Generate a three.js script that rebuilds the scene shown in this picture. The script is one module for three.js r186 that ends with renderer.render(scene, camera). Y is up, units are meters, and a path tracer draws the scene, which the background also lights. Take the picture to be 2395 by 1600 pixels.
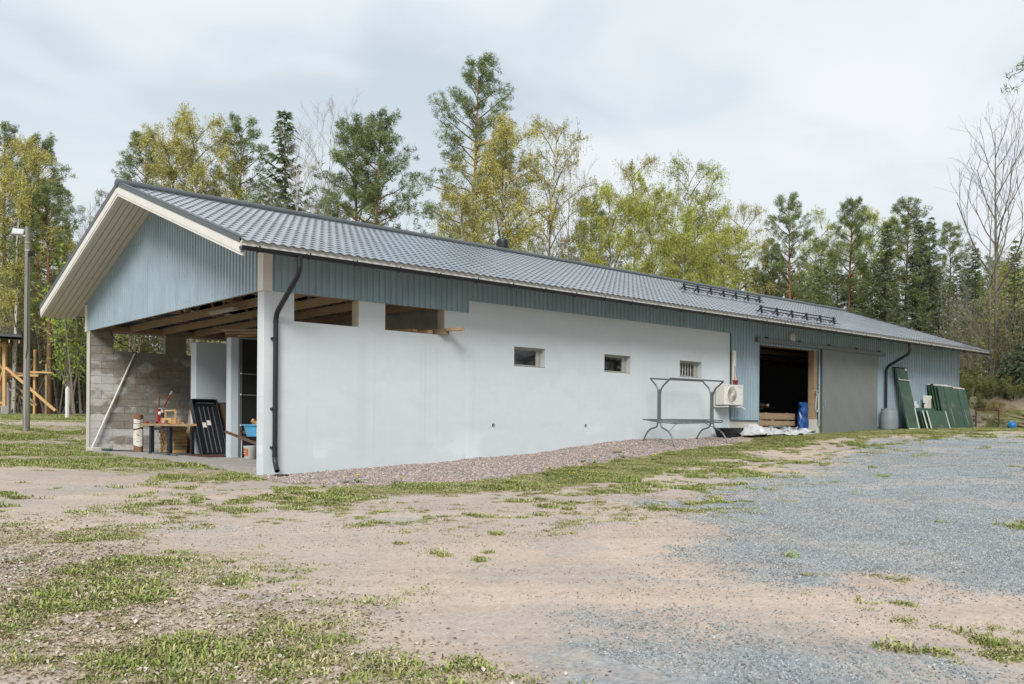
import * as THREE from 'three';
import { mergeGeometries, toCreasedNormals } from 'three/addons/utils/BufferGeometryUtils.js';
import { RoundedBoxGeometry } from 'three/addons/geometries/RoundedBoxGeometry.js';

// ---------------------------------------------------------------- camera, sky, sun, exposure
const W = 2395, H = 1600;
const FPX = 2104.04, YAW = 0.847616, ROLL = 0.00779228, HOR = 991.693;
const EYE = new THREE.Vector3(-7.369, 0.907, 15.104);
const FWD = new THREE.Vector3(Math.cos(YAW), 0, -Math.sin(YAW));
const RGT = new THREE.Vector3(Math.sin(YAW), 0, Math.cos(YAW));
const scene = new THREE.Scene();
const camera = new THREE.PerspectiveCamera(2 * Math.atan(H / 2 / FPX) * 180 / Math.PI, W / H, 0.1, 3000);
camera.position.copy(EYE);
camera.lookAt(EYE.clone().add(FWD));
camera.rotateZ(ROLL);
camera.setViewOffset(W, H, 1.49, -(HOR - 800), W, H);
camera.updateProjectionMatrix();

const renderer = new THREE.WebGLRenderer({ antialias: true });
renderer.setSize(1024, 684);
renderer.toneMapping = THREE.LinearToneMapping;
renderer.toneMappingExposure = 2.3;
renderer.shadowMap.enabled = true;

// ---- numbers: seeded random, value noise
function rng(seed) { let a = seed >>> 0; return () => { a = (a + 0x6D2B79F5) | 0; let t = Math.imul(a ^ (a >>> 15), 1 | a); t = (t + Math.imul(t ^ (t >>> 7), 61 | t)) ^ t; return ((t ^ (t >>> 14)) >>> 0) / 4294967296; }; }
function hash2(x, y, s) { let h = Math.imul(x, 374761393) + Math.imul(y, 668265263) + Math.imul(s, 1274126177); h = Math.imul(h ^ (h >>> 13), 1274126177); return ((h ^ (h >>> 16)) >>> 0) / 4294967296; }
function vn(x, y, s = 0, per = 0) {
  const xi = Math.floor(x), yi = Math.floor(y); let fx = x - xi, fy = y - yi;
  fx = fx * fx * (3 - 2 * fx); fy = fy * fy * (3 - 2 * fy);
  let x0 = xi, x1 = xi + 1, y0 = yi, y1 = yi + 1;
  if (per) { x0 = ((x0 % per) + per) % per; x1 = ((x1 % per) + per) % per; y0 = ((y0 % per) + per) % per; y1 = ((y1 % per) + per) % per; }
  const a = hash2(x0, y0, s), b = hash2(x1, y0, s), c = hash2(x0, y1, s), d = hash2(x1, y1, s);
  return (a + (b - a) * fx) * (1 - fy) + (c + (d - c) * fx) * fy;
}
function fbm(x, y, o = 4, s = 0, per = 0) { let v = 0, a = .5, n = 0; for (let i = 0; i < o; i++) { v += a * vn(x, y, s + i * 17, per); n += a; x *= 2; y *= 2; per *= 2; a *= .5; } return v / n; }
const clamp = (x, a = 0, b = 1) => x < a ? a : x > b ? b : x;
const lerp = (a, b, t) => a + (b - a) * t;
const sstep = (a, b, x) => { const t = clamp((x - a) / (b - a)); return t * t * (3 - 2 * t); };
const mix3 = (a, b, t) => [lerp(a[0], b[0], t), lerp(a[1], b[1], t), lerp(a[2], b[2], t)];

// ---- sky: thin bright overcast with blue-grey gaps
{
  const w = 1536, h = 768, d = new Float32Array(w * h * 4);
  for (let j = 0; j < h; j++) for (let i = 0; i < w; i++) {
    const el = ((j + .5) / h - .5) * Math.PI, az = ((i + .5) / w - .5) * 2 * Math.PI;
    const y = Math.sin(el), cx = Math.cos(el) * Math.cos(az), cz = Math.cos(el) * Math.sin(az);
    const k = 1 / (Math.max(y, 0) + .22);
    const px = cx * k, pz = cz * k;
    const wx = fbm(px * .9 + 3, pz * .9 + 8, 4, 5) - .5, wz = fbm(px * .9 + 17, pz * .9 + 2, 4, 9) - .5;
    const a = fbm(px * .95 + wx * 1.9 + 11.3, pz * 1.7 + wz * 1.9 + 4.1, 6, 21);
    const b = fbm(px * 3.1 + wx * 2.5 + 1.3, pz * 3.1 + wz * 2.5 + 7.7, 6, 33);
    let t = sstep(.36, .64, a * .62 + b * .38 + .062);
    const low = sstep(.40, .06, y); t = lerp(t, 1, low * .75);
    const blue = [.258, .302, .338], white = [.390, .405, .420];
    const g = sstep(.35, .7, b);
    const c = mix3(blue, mix3(white, [.362, .384, .406], g), t);
    const o = (j * w + i) * 4;
    const gnd = y < 0 ? sstep(0, -.15, y) : 0;
    d[o] = lerp(c[0], .14, gnd); d[o + 1] = lerp(c[1], .135, gnd); d[o + 2] = lerp(c[2], .115, gnd); d[o + 3] = 1;
  }
  const t = new THREE.DataTexture(d, w, h, THREE.RGBAFormat, THREE.FloatType);
  t.mapping = THREE.EquirectangularReflectionMapping; t.colorSpace = THREE.LinearSRGBColorSpace;
  t.magFilter = THREE.LinearFilter; t.minFilter = THREE.LinearFilter; t.wrapS = THREE.RepeatWrapping; t.needsUpdate = true;
  scene.background = t; scene.environment = t;
}
const sun = new THREE.DirectionalLight(0xfffaf4, 1.5);
sun.position.set(-12, 21, 16); sun.target.position.set(8, 0, -2);
sun.castShadow = true; sun.shadow.radius = 46; sun.shadow.mapSize.set(2048, 2048);
{ const c = sun.shadow.camera; c.left = -60; c.right = 60; c.top = 60; c.bottom = -60; c.near = 1; c.far = 160; }
scene.add(sun, sun.target);

// ---------------------------------------------------------------- photograph pixel -> ray -> point on a plane or the ground
function ray(x, y) {
  const dx = x - W / 2, dy = y - H / 2, c = Math.cos(-ROLL), s = Math.sin(-ROLL);
  const x2 = W / 2 + c * dx - s * dy, y2 = H / 2 + s * dx + c * dy;
  return FWD.clone().addScaledVector(RGT, (x2 - W / 2) / FPX).addScaledVector(new THREE.Vector3(0, 1, 0), -(y2 - HOR) / FPX);
}
const at = (x, y, depth) => EYE.clone().addScaledVector(ray(x, y), depth);
const onZ = (x, y, z) => { const d = ray(x, y); return EYE.clone().addScaledVector(d, (z - EYE.z) / d.z); };
const onX = (x, y, X) => { const d = ray(x, y); return EYE.clone().addScaledVector(d, (X - EYE.x) / d.x); };
const onY = (x, y, Y) => { const d = ray(x, y); return EYE.clone().addScaledVector(d, (Y - EYE.y) / d.y); };

// ---- the lie of the land: thin-plate surface through measured heights
const CP = [[.4, 0, -.05], [2, 0, 0], [3.4, 0, .05], [4.9, 0, .15], [7.1, 0, .27], [8.8, 0, .45], [10.3, 0, .55], [13.7, 0, .60], [16, 0, .64], [19, 0, .65], [23, 0, .78], [26, 0, .83], [30, 0, .84],
[10.2, 1.25, .35], [12.3, 1.2, .43], [13.6, .6, .58], [16, 1, .64], [-.25, -3, .03], [-.25, -7, .08], [-.2, -10.3, .1], [-.2, -15.9, .57], [2.5, -21.5, .97], [2.3, -29.7, 1.15], [-7.4, 15.1, -.69], [-10, -5, .1], [-12, -16, .6], [25, 12, .8], [14, 14, .35], [2, 16, -.3], [35, 6, .85], [35, -4, .9], [16, -14, .8], [30, -14, 1.0], [-16, 8, -.5], [6, 24, -.3], [6, -3, .0], [6, -9, .0], [20, -5, .6]];
const TPS = (() => {
  const n = CP.length, N = n + 3, U = r2 => r2 > 0 ? r2 * Math.log(r2) * .5 : 0;
  const A = Array.from({ length: N }, () => new Float64Array(N + 1));
  for (let i = 0; i < n; i++) { for (let j = 0; j < n; j++) A[i][j] = U((CP[i][0] - CP[j][0]) ** 2 + (CP[i][1] - CP[j][1]) ** 2) + (i === j ? .3 : 0); A[i][n] = A[n][i] = 1; A[i][n + 1] = A[n + 1][i] = CP[i][0]; A[i][n + 2] = A[n + 2][i] = CP[i][1]; A[i][N] = CP[i][2]; }
  for (let c = 0; c < N; c++) {
    let p = c; for (let r = c + 1; r < N; r++) if (Math.abs(A[r][c]) > Math.abs(A[p][c])) p = r;
    [A[c], A[p]] = [A[p], A[c]];
    for (let r = 0; r < N; r++) if (r !== c) { const f = A[r][c] / A[c][c]; if (f) for (let k = c; k <= N; k++) A[r][k] -= f * A[c][k]; }
  }
  return A.map((r, i) => r[N] / r[i]);
})();
function gy(x, z) {
  let v = 0; const n = CP.length;
  const dist = Math.hypot(x - 8, z + 4), k = sstep(30, 46, dist);
  if (k < 1) { for (let i = 0; i < n; i++) { const r2 = (x - CP[i][0]) ** 2 + (z - CP[i][1]) ** 2; if (r2 > 0) v += TPS[i] * r2 * Math.log(r2) * .5; } v += TPS[n] + TPS[n + 1] * x + TPS[n + 2] * z; }
  let y = lerp(v, 1.05, k);
  // earth bank beyond the far end of the building
  const f = (x - EYE.x) * FWD.x + (z - EYE.z) * FWD.z, l = (x - EYE.x) * RGT.x + (z - EYE.z) * RGT.z;
  const b = sstep(38.4, 41.2, f + (vn(x * .8, z * .8, 3) - .5) * 1.1 - clamp((l - 19.6) * .35, 0, 2) * -1) * sstep(16.6, 18.6, l);
  y += b * (1.25 + .25 * vn(x * .5, z * .5, 8));
  return y;
}
function gp(px, py) {
  const d = ray(px, py); let prev = 3;
  for (let t = 3; t < 110; t += .1) {
    if (EYE.y + d.y * t < gy(EYE.x + d.x * t, EYE.z + d.z * t)) {
      let a = prev, b = t; for (let i = 0; i < 24; i++) { const m = (a + b) / 2; if (EYE.y + d.y * m < gy(EYE.x + d.x * m, EYE.z + d.z * m)) b = m; else a = m; }
      return EYE.clone().addScaledVector(d, b);
    }
    prev = t;
  }
  return EYE.clone().addScaledVector(d, 60);
}

// ---------------------------------------------------------------- helpers for things and parts
const taken = new Map();
function numbered(n) { const k = taken.get(n) || 0; taken.set(n, k + 1); return k ? n + '_' + String(k).padStart(3, '0') : n; }
function setData(o, label, category, group, kind) { if (label) o.userData.label = label; if (category) o.userData.category = category; if (group) o.userData.group = group; if (kind) o.userData.kind = kind; return o; }
function thing(name, label, category, pos = [0, 0, 0], turn = 0, group) {
  const o = new THREE.Group(); o.name = numbered(name); o.position.set(...pos); o.rotation.y = turn; setData(o, label, category, group); scene.add(o); return o;
}
function part(name, geo, mat, parent) {
  const g = Array.isArray(geo) ? merge(geo) : geo;
  const m = new THREE.Mesh(g, mat); m.name = name; m.castShadow = m.receiveShadow = true; if (parent) parent.add(m); return m;
}
function grp(name, parent) { const g = new THREE.Group(); g.name = name; parent.add(g); return g; }
function solo(name, geo, mat, label, category, pos, turn = 0, group, kind) {
  const m = part(numbered(name), geo, mat); if (pos) m.position.set(...pos); m.rotation.y = turn; setData(m, label, category, group, kind); scene.add(m); return m;
}
function copyOf(o, label) { const c = o.clone(); c.name = numbered(o.name.replace(/_\d{3}$/, '')); c.userData = { ...o.userData }; if (label) c.userData.label = label; scene.add(c); return c; }
function merge(list) {
  const g = list.map(q => { const r = q.index ? q.toNonIndexed() : q.clone(); for (const k of Object.keys(r.attributes)) if (!['position', 'normal', 'uv'].includes(k)) r.deleteAttribute(k); if (!r.attributes.normal) r.computeVertexNormals(); if (!r.attributes.uv) r.setAttribute('uv', new THREE.BufferAttribute(new Float32Array(r.attributes.position.count * 2), 2)); return r; });
  return mergeGeometries(g);
}
// uv in metres from position and the way each face points
function muv(g0, off = 0) {
  const g = g0.index ? g0.toNonIndexed() : g0; const p = g.attributes.position, n = g.attributes.normal, uv = new Float32Array(p.count * 2);
  for (let i = 0; i < p.count; i++) {
    const ax = Math.abs(n.getX(i)), ay = Math.abs(n.getY(i)), az = Math.abs(n.getZ(i));
    let u, v; if (ay > ax && ay > az) { u = p.getX(i); v = p.getZ(i); } else if (ax > az) { u = p.getZ(i); v = p.getY(i); } else { u = p.getX(i); v = p.getY(i); }
    uv[2 * i] = u + off; uv[2 * i + 1] = v + off * .37;
  }
  g.setAttribute('uv', new THREE.BufferAttribute(uv, 2)); return g;
}
// box from corner to corner
function bx(x0, x1, y0, y1, z0, z1) { const g = new THREE.BoxGeometry(Math.abs(x1 - x0), Math.abs(y1 - y0), Math.abs(z1 - z0)); g.translate((x0 + x1) / 2, (y0 + y1) / 2, (z0 + z1) / 2); return muv(g); }
function rbx(x0, x1, y0, y1, z0, z1, r = .01) { const g = new RoundedBoxGeometry(Math.abs(x1 - x0), Math.abs(y1 - y0), Math.abs(z1 - z0), 2, r); g.translate((x0 + x1) / 2, (y0 + y1) / 2, (z0 + z1) / 2); return muv(g); }
const V = (x, y, z) => new THREE.Vector3(x, y, z);
// straight square bar between two points; length runs along u of the wood grain
function bar(a, b, w, h, up = V(0, 1, 0)) {
  const L = a.distanceTo(b); const g = new THREE.BoxGeometry(L, h, w);
  const p = g.attributes.position, n = g.attributes.normal, uv = g.attributes.uv;
  for (let i = 0; i < p.count; i++) uv.setXY(i, p.getX(i) + a.x, (Math.abs(n.getY(i)) > .5 ? p.getZ(i) : p.getY(i)) + a.y * 1.7 + a.z * .9);
  const x = b.clone().sub(a).normalize(); let z = x.clone().cross(up); if (z.lengthSq() < 1e-6) z = x.clone().cross(V(1, 0, .01)); z.normalize(); const y = z.clone().cross(x);
  g.applyMatrix4(new THREE.Matrix4().makeBasis(x, y, z).setPosition(a.clone().add(b).multiplyScalar(.5))); return g;
}
function rod(a, b, r0, r1 = r0, seg = 10) {
  const L = a.distanceTo(b), g = new THREE.CylinderGeometry(r1, r0, L, seg); g.translate(0, L / 2, 0);
  const q = new THREE.Quaternion().setFromUnitVectors(V(0, 1, 0), b.clone().sub(a).normalize()); g.applyQuaternion(q); g.translate(a.x, a.y, a.z); return g;
}
// pipe through points with rounded bends
function pipe(pts, r, bend = .1, seg = 10, tub = 60, closed = false) {
  const path = new THREE.CurvePath(); const n = pts.length; let last = pts[0];
  for (let i = 1; i < n - 1; i++) {
    const p = pts[i], a = pts[i - 1].clone().sub(p), b = pts[i + 1].clone().sub(p); const k = Math.min(bend, a.length() * .49, b.length() * .49);
    const s = p.clone().addScaledVector(a.normalize(), k), e = p.clone().addScaledVector(b.normalize(), k);
    path.add(new THREE.LineCurve3(last, s)); path.add(new THREE.QuadraticBezierCurve3(s, p, e)); last = e;
  }
  path.add(new THREE.LineCurve3(last, pts[n - 1]));
  return new THREE.TubeGeometry(path, tub, r, seg, closed);
}
function lathe(prof, seg = 24) { return new THREE.LatheGeometry(prof.map(p => new THREE.Vector2(p[0], p[1])), seg); }
// sheet lofted between rows of points
function loft(rows, closed = false) {
  const m = rows[0].length, pos = [], idx = [], uv = [];
  rows.forEach((r, j) => r.forEach((p, i) => { pos.push(p.x, p.y, p.z); uv.push(i / (m - 1), j / (rows.length - 1)); }));
  for (let j = 0; j < rows.length - 1; j++) for (let i = 0; i < m - 1 + (closed ? 1 : 0); i++) { const a = j * m + i, b = j * m + (i + 1) % m, c = a + m, d = b + m; idx.push(a, b, d, a, d, c); }
  const g = new THREE.BufferGeometry(); g.setAttribute('position', new THREE.Float32BufferAttribute(pos, 3)); g.setAttribute('uv', new THREE.Float32BufferAttribute(uv, 2)); g.setIndex(idx); g.computeVertexNormals(); return g;
}

// ---------------------------------------------------------------- materials
const S = c => new THREE.Color(c);
const lin = a => new THREE.Color().setRGB(a[0], a[1], a[2]);
function tex(w, h, fn, srgb = true, rep = [1, 1]) {
  const d = new Uint8Array(w * h * 4);
  for (let j = 0; j < h; j++) for (let i = 0; i < w; i++) { const c = fn((i + .5) / w, (j + .5) / h, i, j), o = (j * w + i) * 4; for (let k = 0; k < 3; k++) { let v = clamp(c[k]); if (srgb) v = v <= .0031308 ? v * 12.92 : 1.055 * Math.pow(v, 1 / 2.4) - .055; d[o + k] = Math.round(v * 255); } d[o + 3] = 255; }
  const t = new THREE.DataTexture(d, w, h); t.colorSpace = srgb ? THREE.SRGBColorSpace : THREE.NoColorSpace; t.wrapS = t.wrapT = THREE.RepeatWrapping; t.magFilter = THREE.LinearFilter; t.minFilter = THREE.LinearMipmapLinearFilter; t.generateMipmaps = true; t.repeat.set(...rep); t.needsUpdate = true; return t;
}
const std = (color, rough = .8, o = {}) => new THREE.MeshStandardMaterial({ color: Array.isArray(color) ? lin(color) : S(color), roughness: rough, side: THREE.DoubleSide, ...o });
const grey = v => [v, v, v];
const M = {};
{
  const grain = (base, dark, knots = .5, seed = 1, size = 512) => (u, v) => {
    const warp = fbm(u * 2, v * 8, 3, seed, 2) * 1.6; const g = fbm(u * 3 + warp * .05, v * 48 + warp * 3, 4, seed + 3, 0);
    const fine = vn(u * 8, v * 220, seed + 7); let t = clamp((g - .3) * 1.7) * .75 + fine * .25;
    const kx = Math.floor(u * 3), ky = Math.floor(v * 4), cx = (kx + .2 + .6 * hash2(kx, ky, seed)) / 3, cy = (ky + .3 + .4 * hash2(kx, ky, seed + 1)) / 4;
    const kd = Math.hypot((u - cx) * 22, (v - cy) * 30); if (hash2(kx, ky, seed + 2) < knots) t = Math.max(t, clamp(1.25 - kd) * 1.3);
    return mix3(base, dark, clamp(t));
  };
  M.pine = std(grey(1), .75, { map: tex(512, 512, grain([.60, .40, .19], [.42, .23, .085], .5, 3)) });
  M.pineOld = std(grey(1), .85, { map: tex(512, 512, grain([.36, .27, .17], [.20, .135, .075], .5, 8)) });
  M.wood = std(grey(1), .8, { map: tex(512, 512, grain([.36, .265, .170], [.23, .155, .095], .6, 12)) });
  M.woodDark = std(grey(1), .85, { map: tex(512, 512, grain([.17, .115, .072], [.10, .064, .04], .6, 15)) });
  M.woodGrey = std(grey(1), .9, { map: tex(512, 512, grain([.30, .275, .235], [.17, .15, .12], .3, 22)) });
  M.splitWood = std(grey(1), .85, { map: tex(512, 512, grain([.52, .36, .19], [.30, .18, .085], .2, 31)) });
  // painted render of the long wall: trowel tone, rain streaks, pale salts near the ground
  const wallT = tex(2048, 512, (u, v) => {
    const x = u * 14.3, y = v * 4.1 - .5;
    let c = [.578, .630, .655]; const n = fbm(x * .6, y * .6, 4, 41) - .5, f = fbm(x * 9, y * 9, 3, 44) - .5, tr = fbm(x * .9, y * 6, 3, 49) - .5;
    let k = 1 + n * .06 + f * .04 + tr * .04;
    const st = vn(x * 5.5, .5, 51) * vn(x * 17, .5, 52); const run = sstep(.30, .62, st) * sstep(2.8, 2.3, y) * sstep(.5, 1.2, y + fbm(x * 4, 1, 2, 60) * .8) * (x < 4.6 ? 1 : .35); k -= run * .085; k -= sstep(.60, .72, fbm(x * 1.1 + 4, y * 2.2, 4, 63)) * .03;
    const salt = sstep(.52, .68, fbm(x * 1.3 + 9, y * 2.4, 5, 57)) * sstep(.75, .1, y - clamp(x * .045, 0, .6)) * (x > 1 ? 1 : 0); k += salt * .11;
    const blk = Math.abs(((y + .02) % .2) / .2 - .5) > .485 ? .010 : 0; k -= blk * vn(x * 2, y * 3, 71) * 1.2;
    return [c[0] * k, c[1] * k, c[2] * k];
  });
  const rough = tex(512, 512, (u, v) => { const a = fbm(u * 24, v * 24, 4, 81, 24), b = fbm(u * 6, v * 6, 3, 85, 6); return grey(a * .6 + b * .4); }, false, [1, 1]);
  M.bumpRough = rough;
  M.frontWall = std(grey(1), .9, { map: wallT, bumpMap: rough, bumpScale: .004 });
  M.paint = std([.50, .56, .605], .9, { bumpMap: rough, bumpScale: .004 });
  const conc = tex(512, 512, (u, v) => { const n = fbm(u * 5, v * 5, 5, 91, 5), f = fbm(u * 60, v * 60, 2, 95, 60); const k = .85 + .3 * (n - .5) + .16 * (f - .5); return [.40 * k, .385 * k, .355 * k]; });
  M.concrete = std(grey(1), .92, { map: conc, bumpMap: rough, bumpScale: .004 });
  M.plinth = std([.50, .49, .43], .9, { bumpMap: rough, bumpScale: .004 });
  // bare aggregate blocks smeared with pale mortar
  const blockTone = (base, smear, seed, amt) => tex(512, 512, (u, v) => {
    const n = fbm(u * 4, v * 4, 5, seed, 4), f = fbm(u * 70, v * 70, 2, seed + 5, 70); const w = sstep(.56 - amt, .64 - amt, fbm(u * 3 + n * .4, v * 5, 5, seed + 9, 0)); const k = .82 + .30 * (n - .3) + .22 * (f - .5);
    const c = [base[0] * k, base[1] * k, base[2] * k]; return mix3(c, [smear[0] * (.9 + .2 * f), smear[1] * (.9 + .2 * f), smear[2] * (.9 + .2 * f)], w);
  });
  const smearT = tex(1024, 720, (u, v) => { const x = u * 4.8, y = v * 3.4, n = fbm(x * 1.1, y * 1.3, 5, 121), f = fbm(x * 26, y * 26, 2, 126), w = fbm(x * 2.4 + n * 1.2, y * 3.4 + 3, 5, 129); const high = sstep(2.75, 2.45, y + (n - .5) * .5); const s = sstep(.49, .60, w * .6 + n * .42 + (x < 1.2 ? .05 : 0)) * high; const k = .80 + .34 * (n - .3) + .26 * (f - .5); const warm = sstep(.62, .72, fbm(x * 1.6 + 8, y * 4, 3, 133)) * .5; return mix3(mix3([.30 * k, .282 * k, .25 * k], [.34 * k, .27 * k, .18 * k], warm), [.52 * (.86 + .28 * f), .52 * (.86 + .28 * f), .51 * (.86 + .28 * f)], s * .85); });
  M.block = [.92, .97, 1, 1.04, 1.08].map(k => std(grey(k), .95, { map: smearT, bumpMap: rough, bumpScale: .008 }));
  M.mortar = std([.29, .275, .25], .95, { bumpMap: rough, bumpScale: .006 });
  const sheet = (c, amt, seed) => tex(512, 512, (u, v) => { const n = fbm(u * 5, v * 5, 4, seed, 5) - .5, st = vn(u * 60, v * 1.5, seed + 4) - .5, sp = hash2(Math.floor(u * 512), Math.floor(v * 512), seed) > .9985 ? -.3 : 0; const k = 1 + amt * (n * 1.2 + st * .5 + sp); return [c[0] * k, c[1] * k, c[2] * k]; });
  M.cladding = std(grey(1), .42, { map: sheet([.262, .350, .402], .22, 201) });
  M.cladding.map.repeat.set(.5, .5);
  M.roofSheet = new THREE.MeshPhysicalMaterial({ color: lin(grey(1)), map: sheet([.105, .128, .158], .3, 221), roughness: .28, metalness: .35, ior: 2.33, clearcoat: 1, clearcoatRoughness: .16, side: THREE.DoubleSide });
  M.roofSheets = [1, .93, 1.08].map(k => { const m = M.roofSheet.clone(); m.color = lin(grey(k)); m.roughness = .30 + (1 - k) * .4; return m; });
  M.flashing = std([.085, .098, .105], .45, { metalness: .2 });
  M.white = std(grey(1), .55, { map: sheet([.66, .645, .60], .10, 231) });
  M.soffit = std(grey(1), .7, { map: sheet([.56, .53, .47], .10, 241) });
  M.black = std([.010, .012, .016], .42);
  M.blackMat = std([.012, .012, .013], .8);
  M.doorPaint = std(grey(1), .55, { map: sheet([.165, .178, .172], .12, 251) });
  M.rail = std([.12, .145, .15], .5);
  M.glass = new THREE.MeshPhysicalMaterial({ color: 0xffffff, roughness: .03, transmission: 1, thickness: 0, ior: 1.5 });
  M.frame = std([.44, .43, .385], .5);
  M.steel = std([.16, .18, .195], .45, { metalness: .55 });
  M.galv = std([.55, .56, .57], .4, { metalness: .8 });
  M.rust = std(grey(1), .85, { map: tex(256, 256, (u, v) => { const n = fbm(u * 8, v * 8, 4, 261, 8); return mix3([.065, .035, .024], [.16, .085, .05], n); }) });
  M.red = std([.28, .03, .025], .45);
  M.plasticWhite = std([.66, .655, .62], .5);
  M.lampGlass = std([.50, .49, .44], .4);
  M.blue = std([.03, .22, .52], .4);
  M.tubBlue = std([.09, .36, .62], .45);
  M.greenPanel = std(grey(1), .6, { map: tex(512, 512, (u, v) => { const n = fbm(u * 3, v * 3, 5, 281, 3), dust = sstep(.55, .78, fbm(u * 6 + n, v * 2, 5, 285, 0)), sp = hash2(Math.floor(u * 400), Math.floor(v * 400), 9) > .9988 ? 1 : 0; const k = .8 + .4 * n; return mix3([.028 * k, .072 * k, .045 * k], [.16, .19, .15], clamp(dust * .35 + sp * .5)); }) });
  M.orange = std([.60, .16, .05], .6);
  M.soil = std([.30, .17, .09], .95);
}

// ---------------------------------------------------------------- ground
const POLY = {
  strip: [[596, 1104], [640, 1085], [1300, 1030], [1480, 1010], [1700, 1010], [1742, 1024], [1700, 1044], [1620, 1052], [1500, 1068], [1400, 1086], [1270, 1107], [1150, 1122], [1000, 1134], [780, 1137], [640, 1127], [585, 1113]],
  verge: [[770, 1140], [1000, 1133], [1150, 1120], [1270, 1104], [1400, 1083], [1500, 1066], [1620, 1050], [1720, 1040], [1850, 1022], [1960, 1009], [2100, 1001], [2395, 1000], [2395, 1008], [2050, 1018], [1900, 1030], [1750, 1050], [1640, 1085], [1480, 1122], [1300, 1140], [1050, 1158], [800, 1158]],
  blue: [[1625, 1245], [1690, 1160], [1720, 1115], [1890, 1108], [1990, 1070], [2040, 1036], [2120, 1024], [2700, 1012], [2700, 1440], [2395, 1400], [2200, 1372], [2000, 1352], [1900, 1345], [1780, 1325], [1660, 1292]],
  blue2: [[1170, 1560], [1310, 1482], [1500, 1468], [1750, 1482], [1960, 1525], [2180, 1585], [2300, 1720], [1100, 1720]],
  fore: [[-300, 1212], [150, 1208], [320, 1265], [450, 1335], [600, 1385], [720, 1400], [880, 1430], [920, 1480], [1060, 1540], [1260, 1600], [1260, 1900], [-300, 1900]],
  left: [[-300, 1003], [210, 1003], [210, 1046], [400, 1068], [590, 1102], [640, 1127], [560, 1126], [300, 1110], [150, 1094], [-300, 1080]],
  mound: [[1760, 1098], [1850, 1085], [1960, 1100], [1985, 1122], [1900, 1132], [1770, 1128]],
  brown: [[1480, 1150], [1600, 1130], [1680, 1160], [1660, 1230], [1560, 1265], [1500, 1240], [1400, 1190]],
};
for (const k in POLY) POLY[k] = POLY[k].map(([x, y]) => { const p = gp(x, Math.max(y, 999)); return [p.x, p.z]; });
function sdPoly(P, x, z) {
  let d = 1e9, s = 1;
  for (let i = 0, j = P.length - 1; i < P.length; j = i++) {
    const ex = P[j][0] - P[i][0], ez = P[j][1] - P[i][1], wx = x - P[i][0], wz = z - P[i][1]; const t = clamp((wx * ex + wz * ez) / (ex * ex + ez * ez + 1e-9));
    const bx_ = wx - ex * t, bz = wz - ez * t; d = Math.min(d, bx_ * bx_ + bz * bz);
    const c1 = z >= P[i][1], c2 = z < P[j][1], c3 = ex * wz > ez * wx; if ((c1 && c2 && c3) || (!c1 && !c2 && !c3)) s = -s;
  }
  return -s * Math.sqrt(d);
}
const GRID = { x0: -24, x1: 46, z0: -36, z1: 28, st: .2 };
const GN = [Math.round((GRID.x1 - GRID.x0) / GRID.st) + 1, Math.round((GRID.z1 - GRID.z0) / GRID.st) + 1];
const SD = {};
for (const k in POLY) {
  const a = new Float32Array(GN[0] * GN[1]);
  for (let j = 0; j < GN[1]; j++) for (let i = 0; i < GN[0]; i++) a[j * GN[0] + i] = sdPoly(POLY[k], GRID.x0 + i * GRID.st, GRID.z0 + j * GRID.st);
  SD[k] = a;
}
function sd(k, x, z) {
  const fx = clamp((x - GRID.x0) / GRID.st, 0, GN[0] - 1.001), fz = clamp((z - GRID.z0) / GRID.st, 0, GN[1] - 1.001), i = Math.floor(fx), j = Math.floor(fz), u = fx - i, v = fz - j, a = SD[k], o = j * GN[0] + i;
  return lerp(lerp(a[o], a[o + 1], u), lerp(a[o + GN[0]], a[o + GN[0] + 1], u), v);
}
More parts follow.
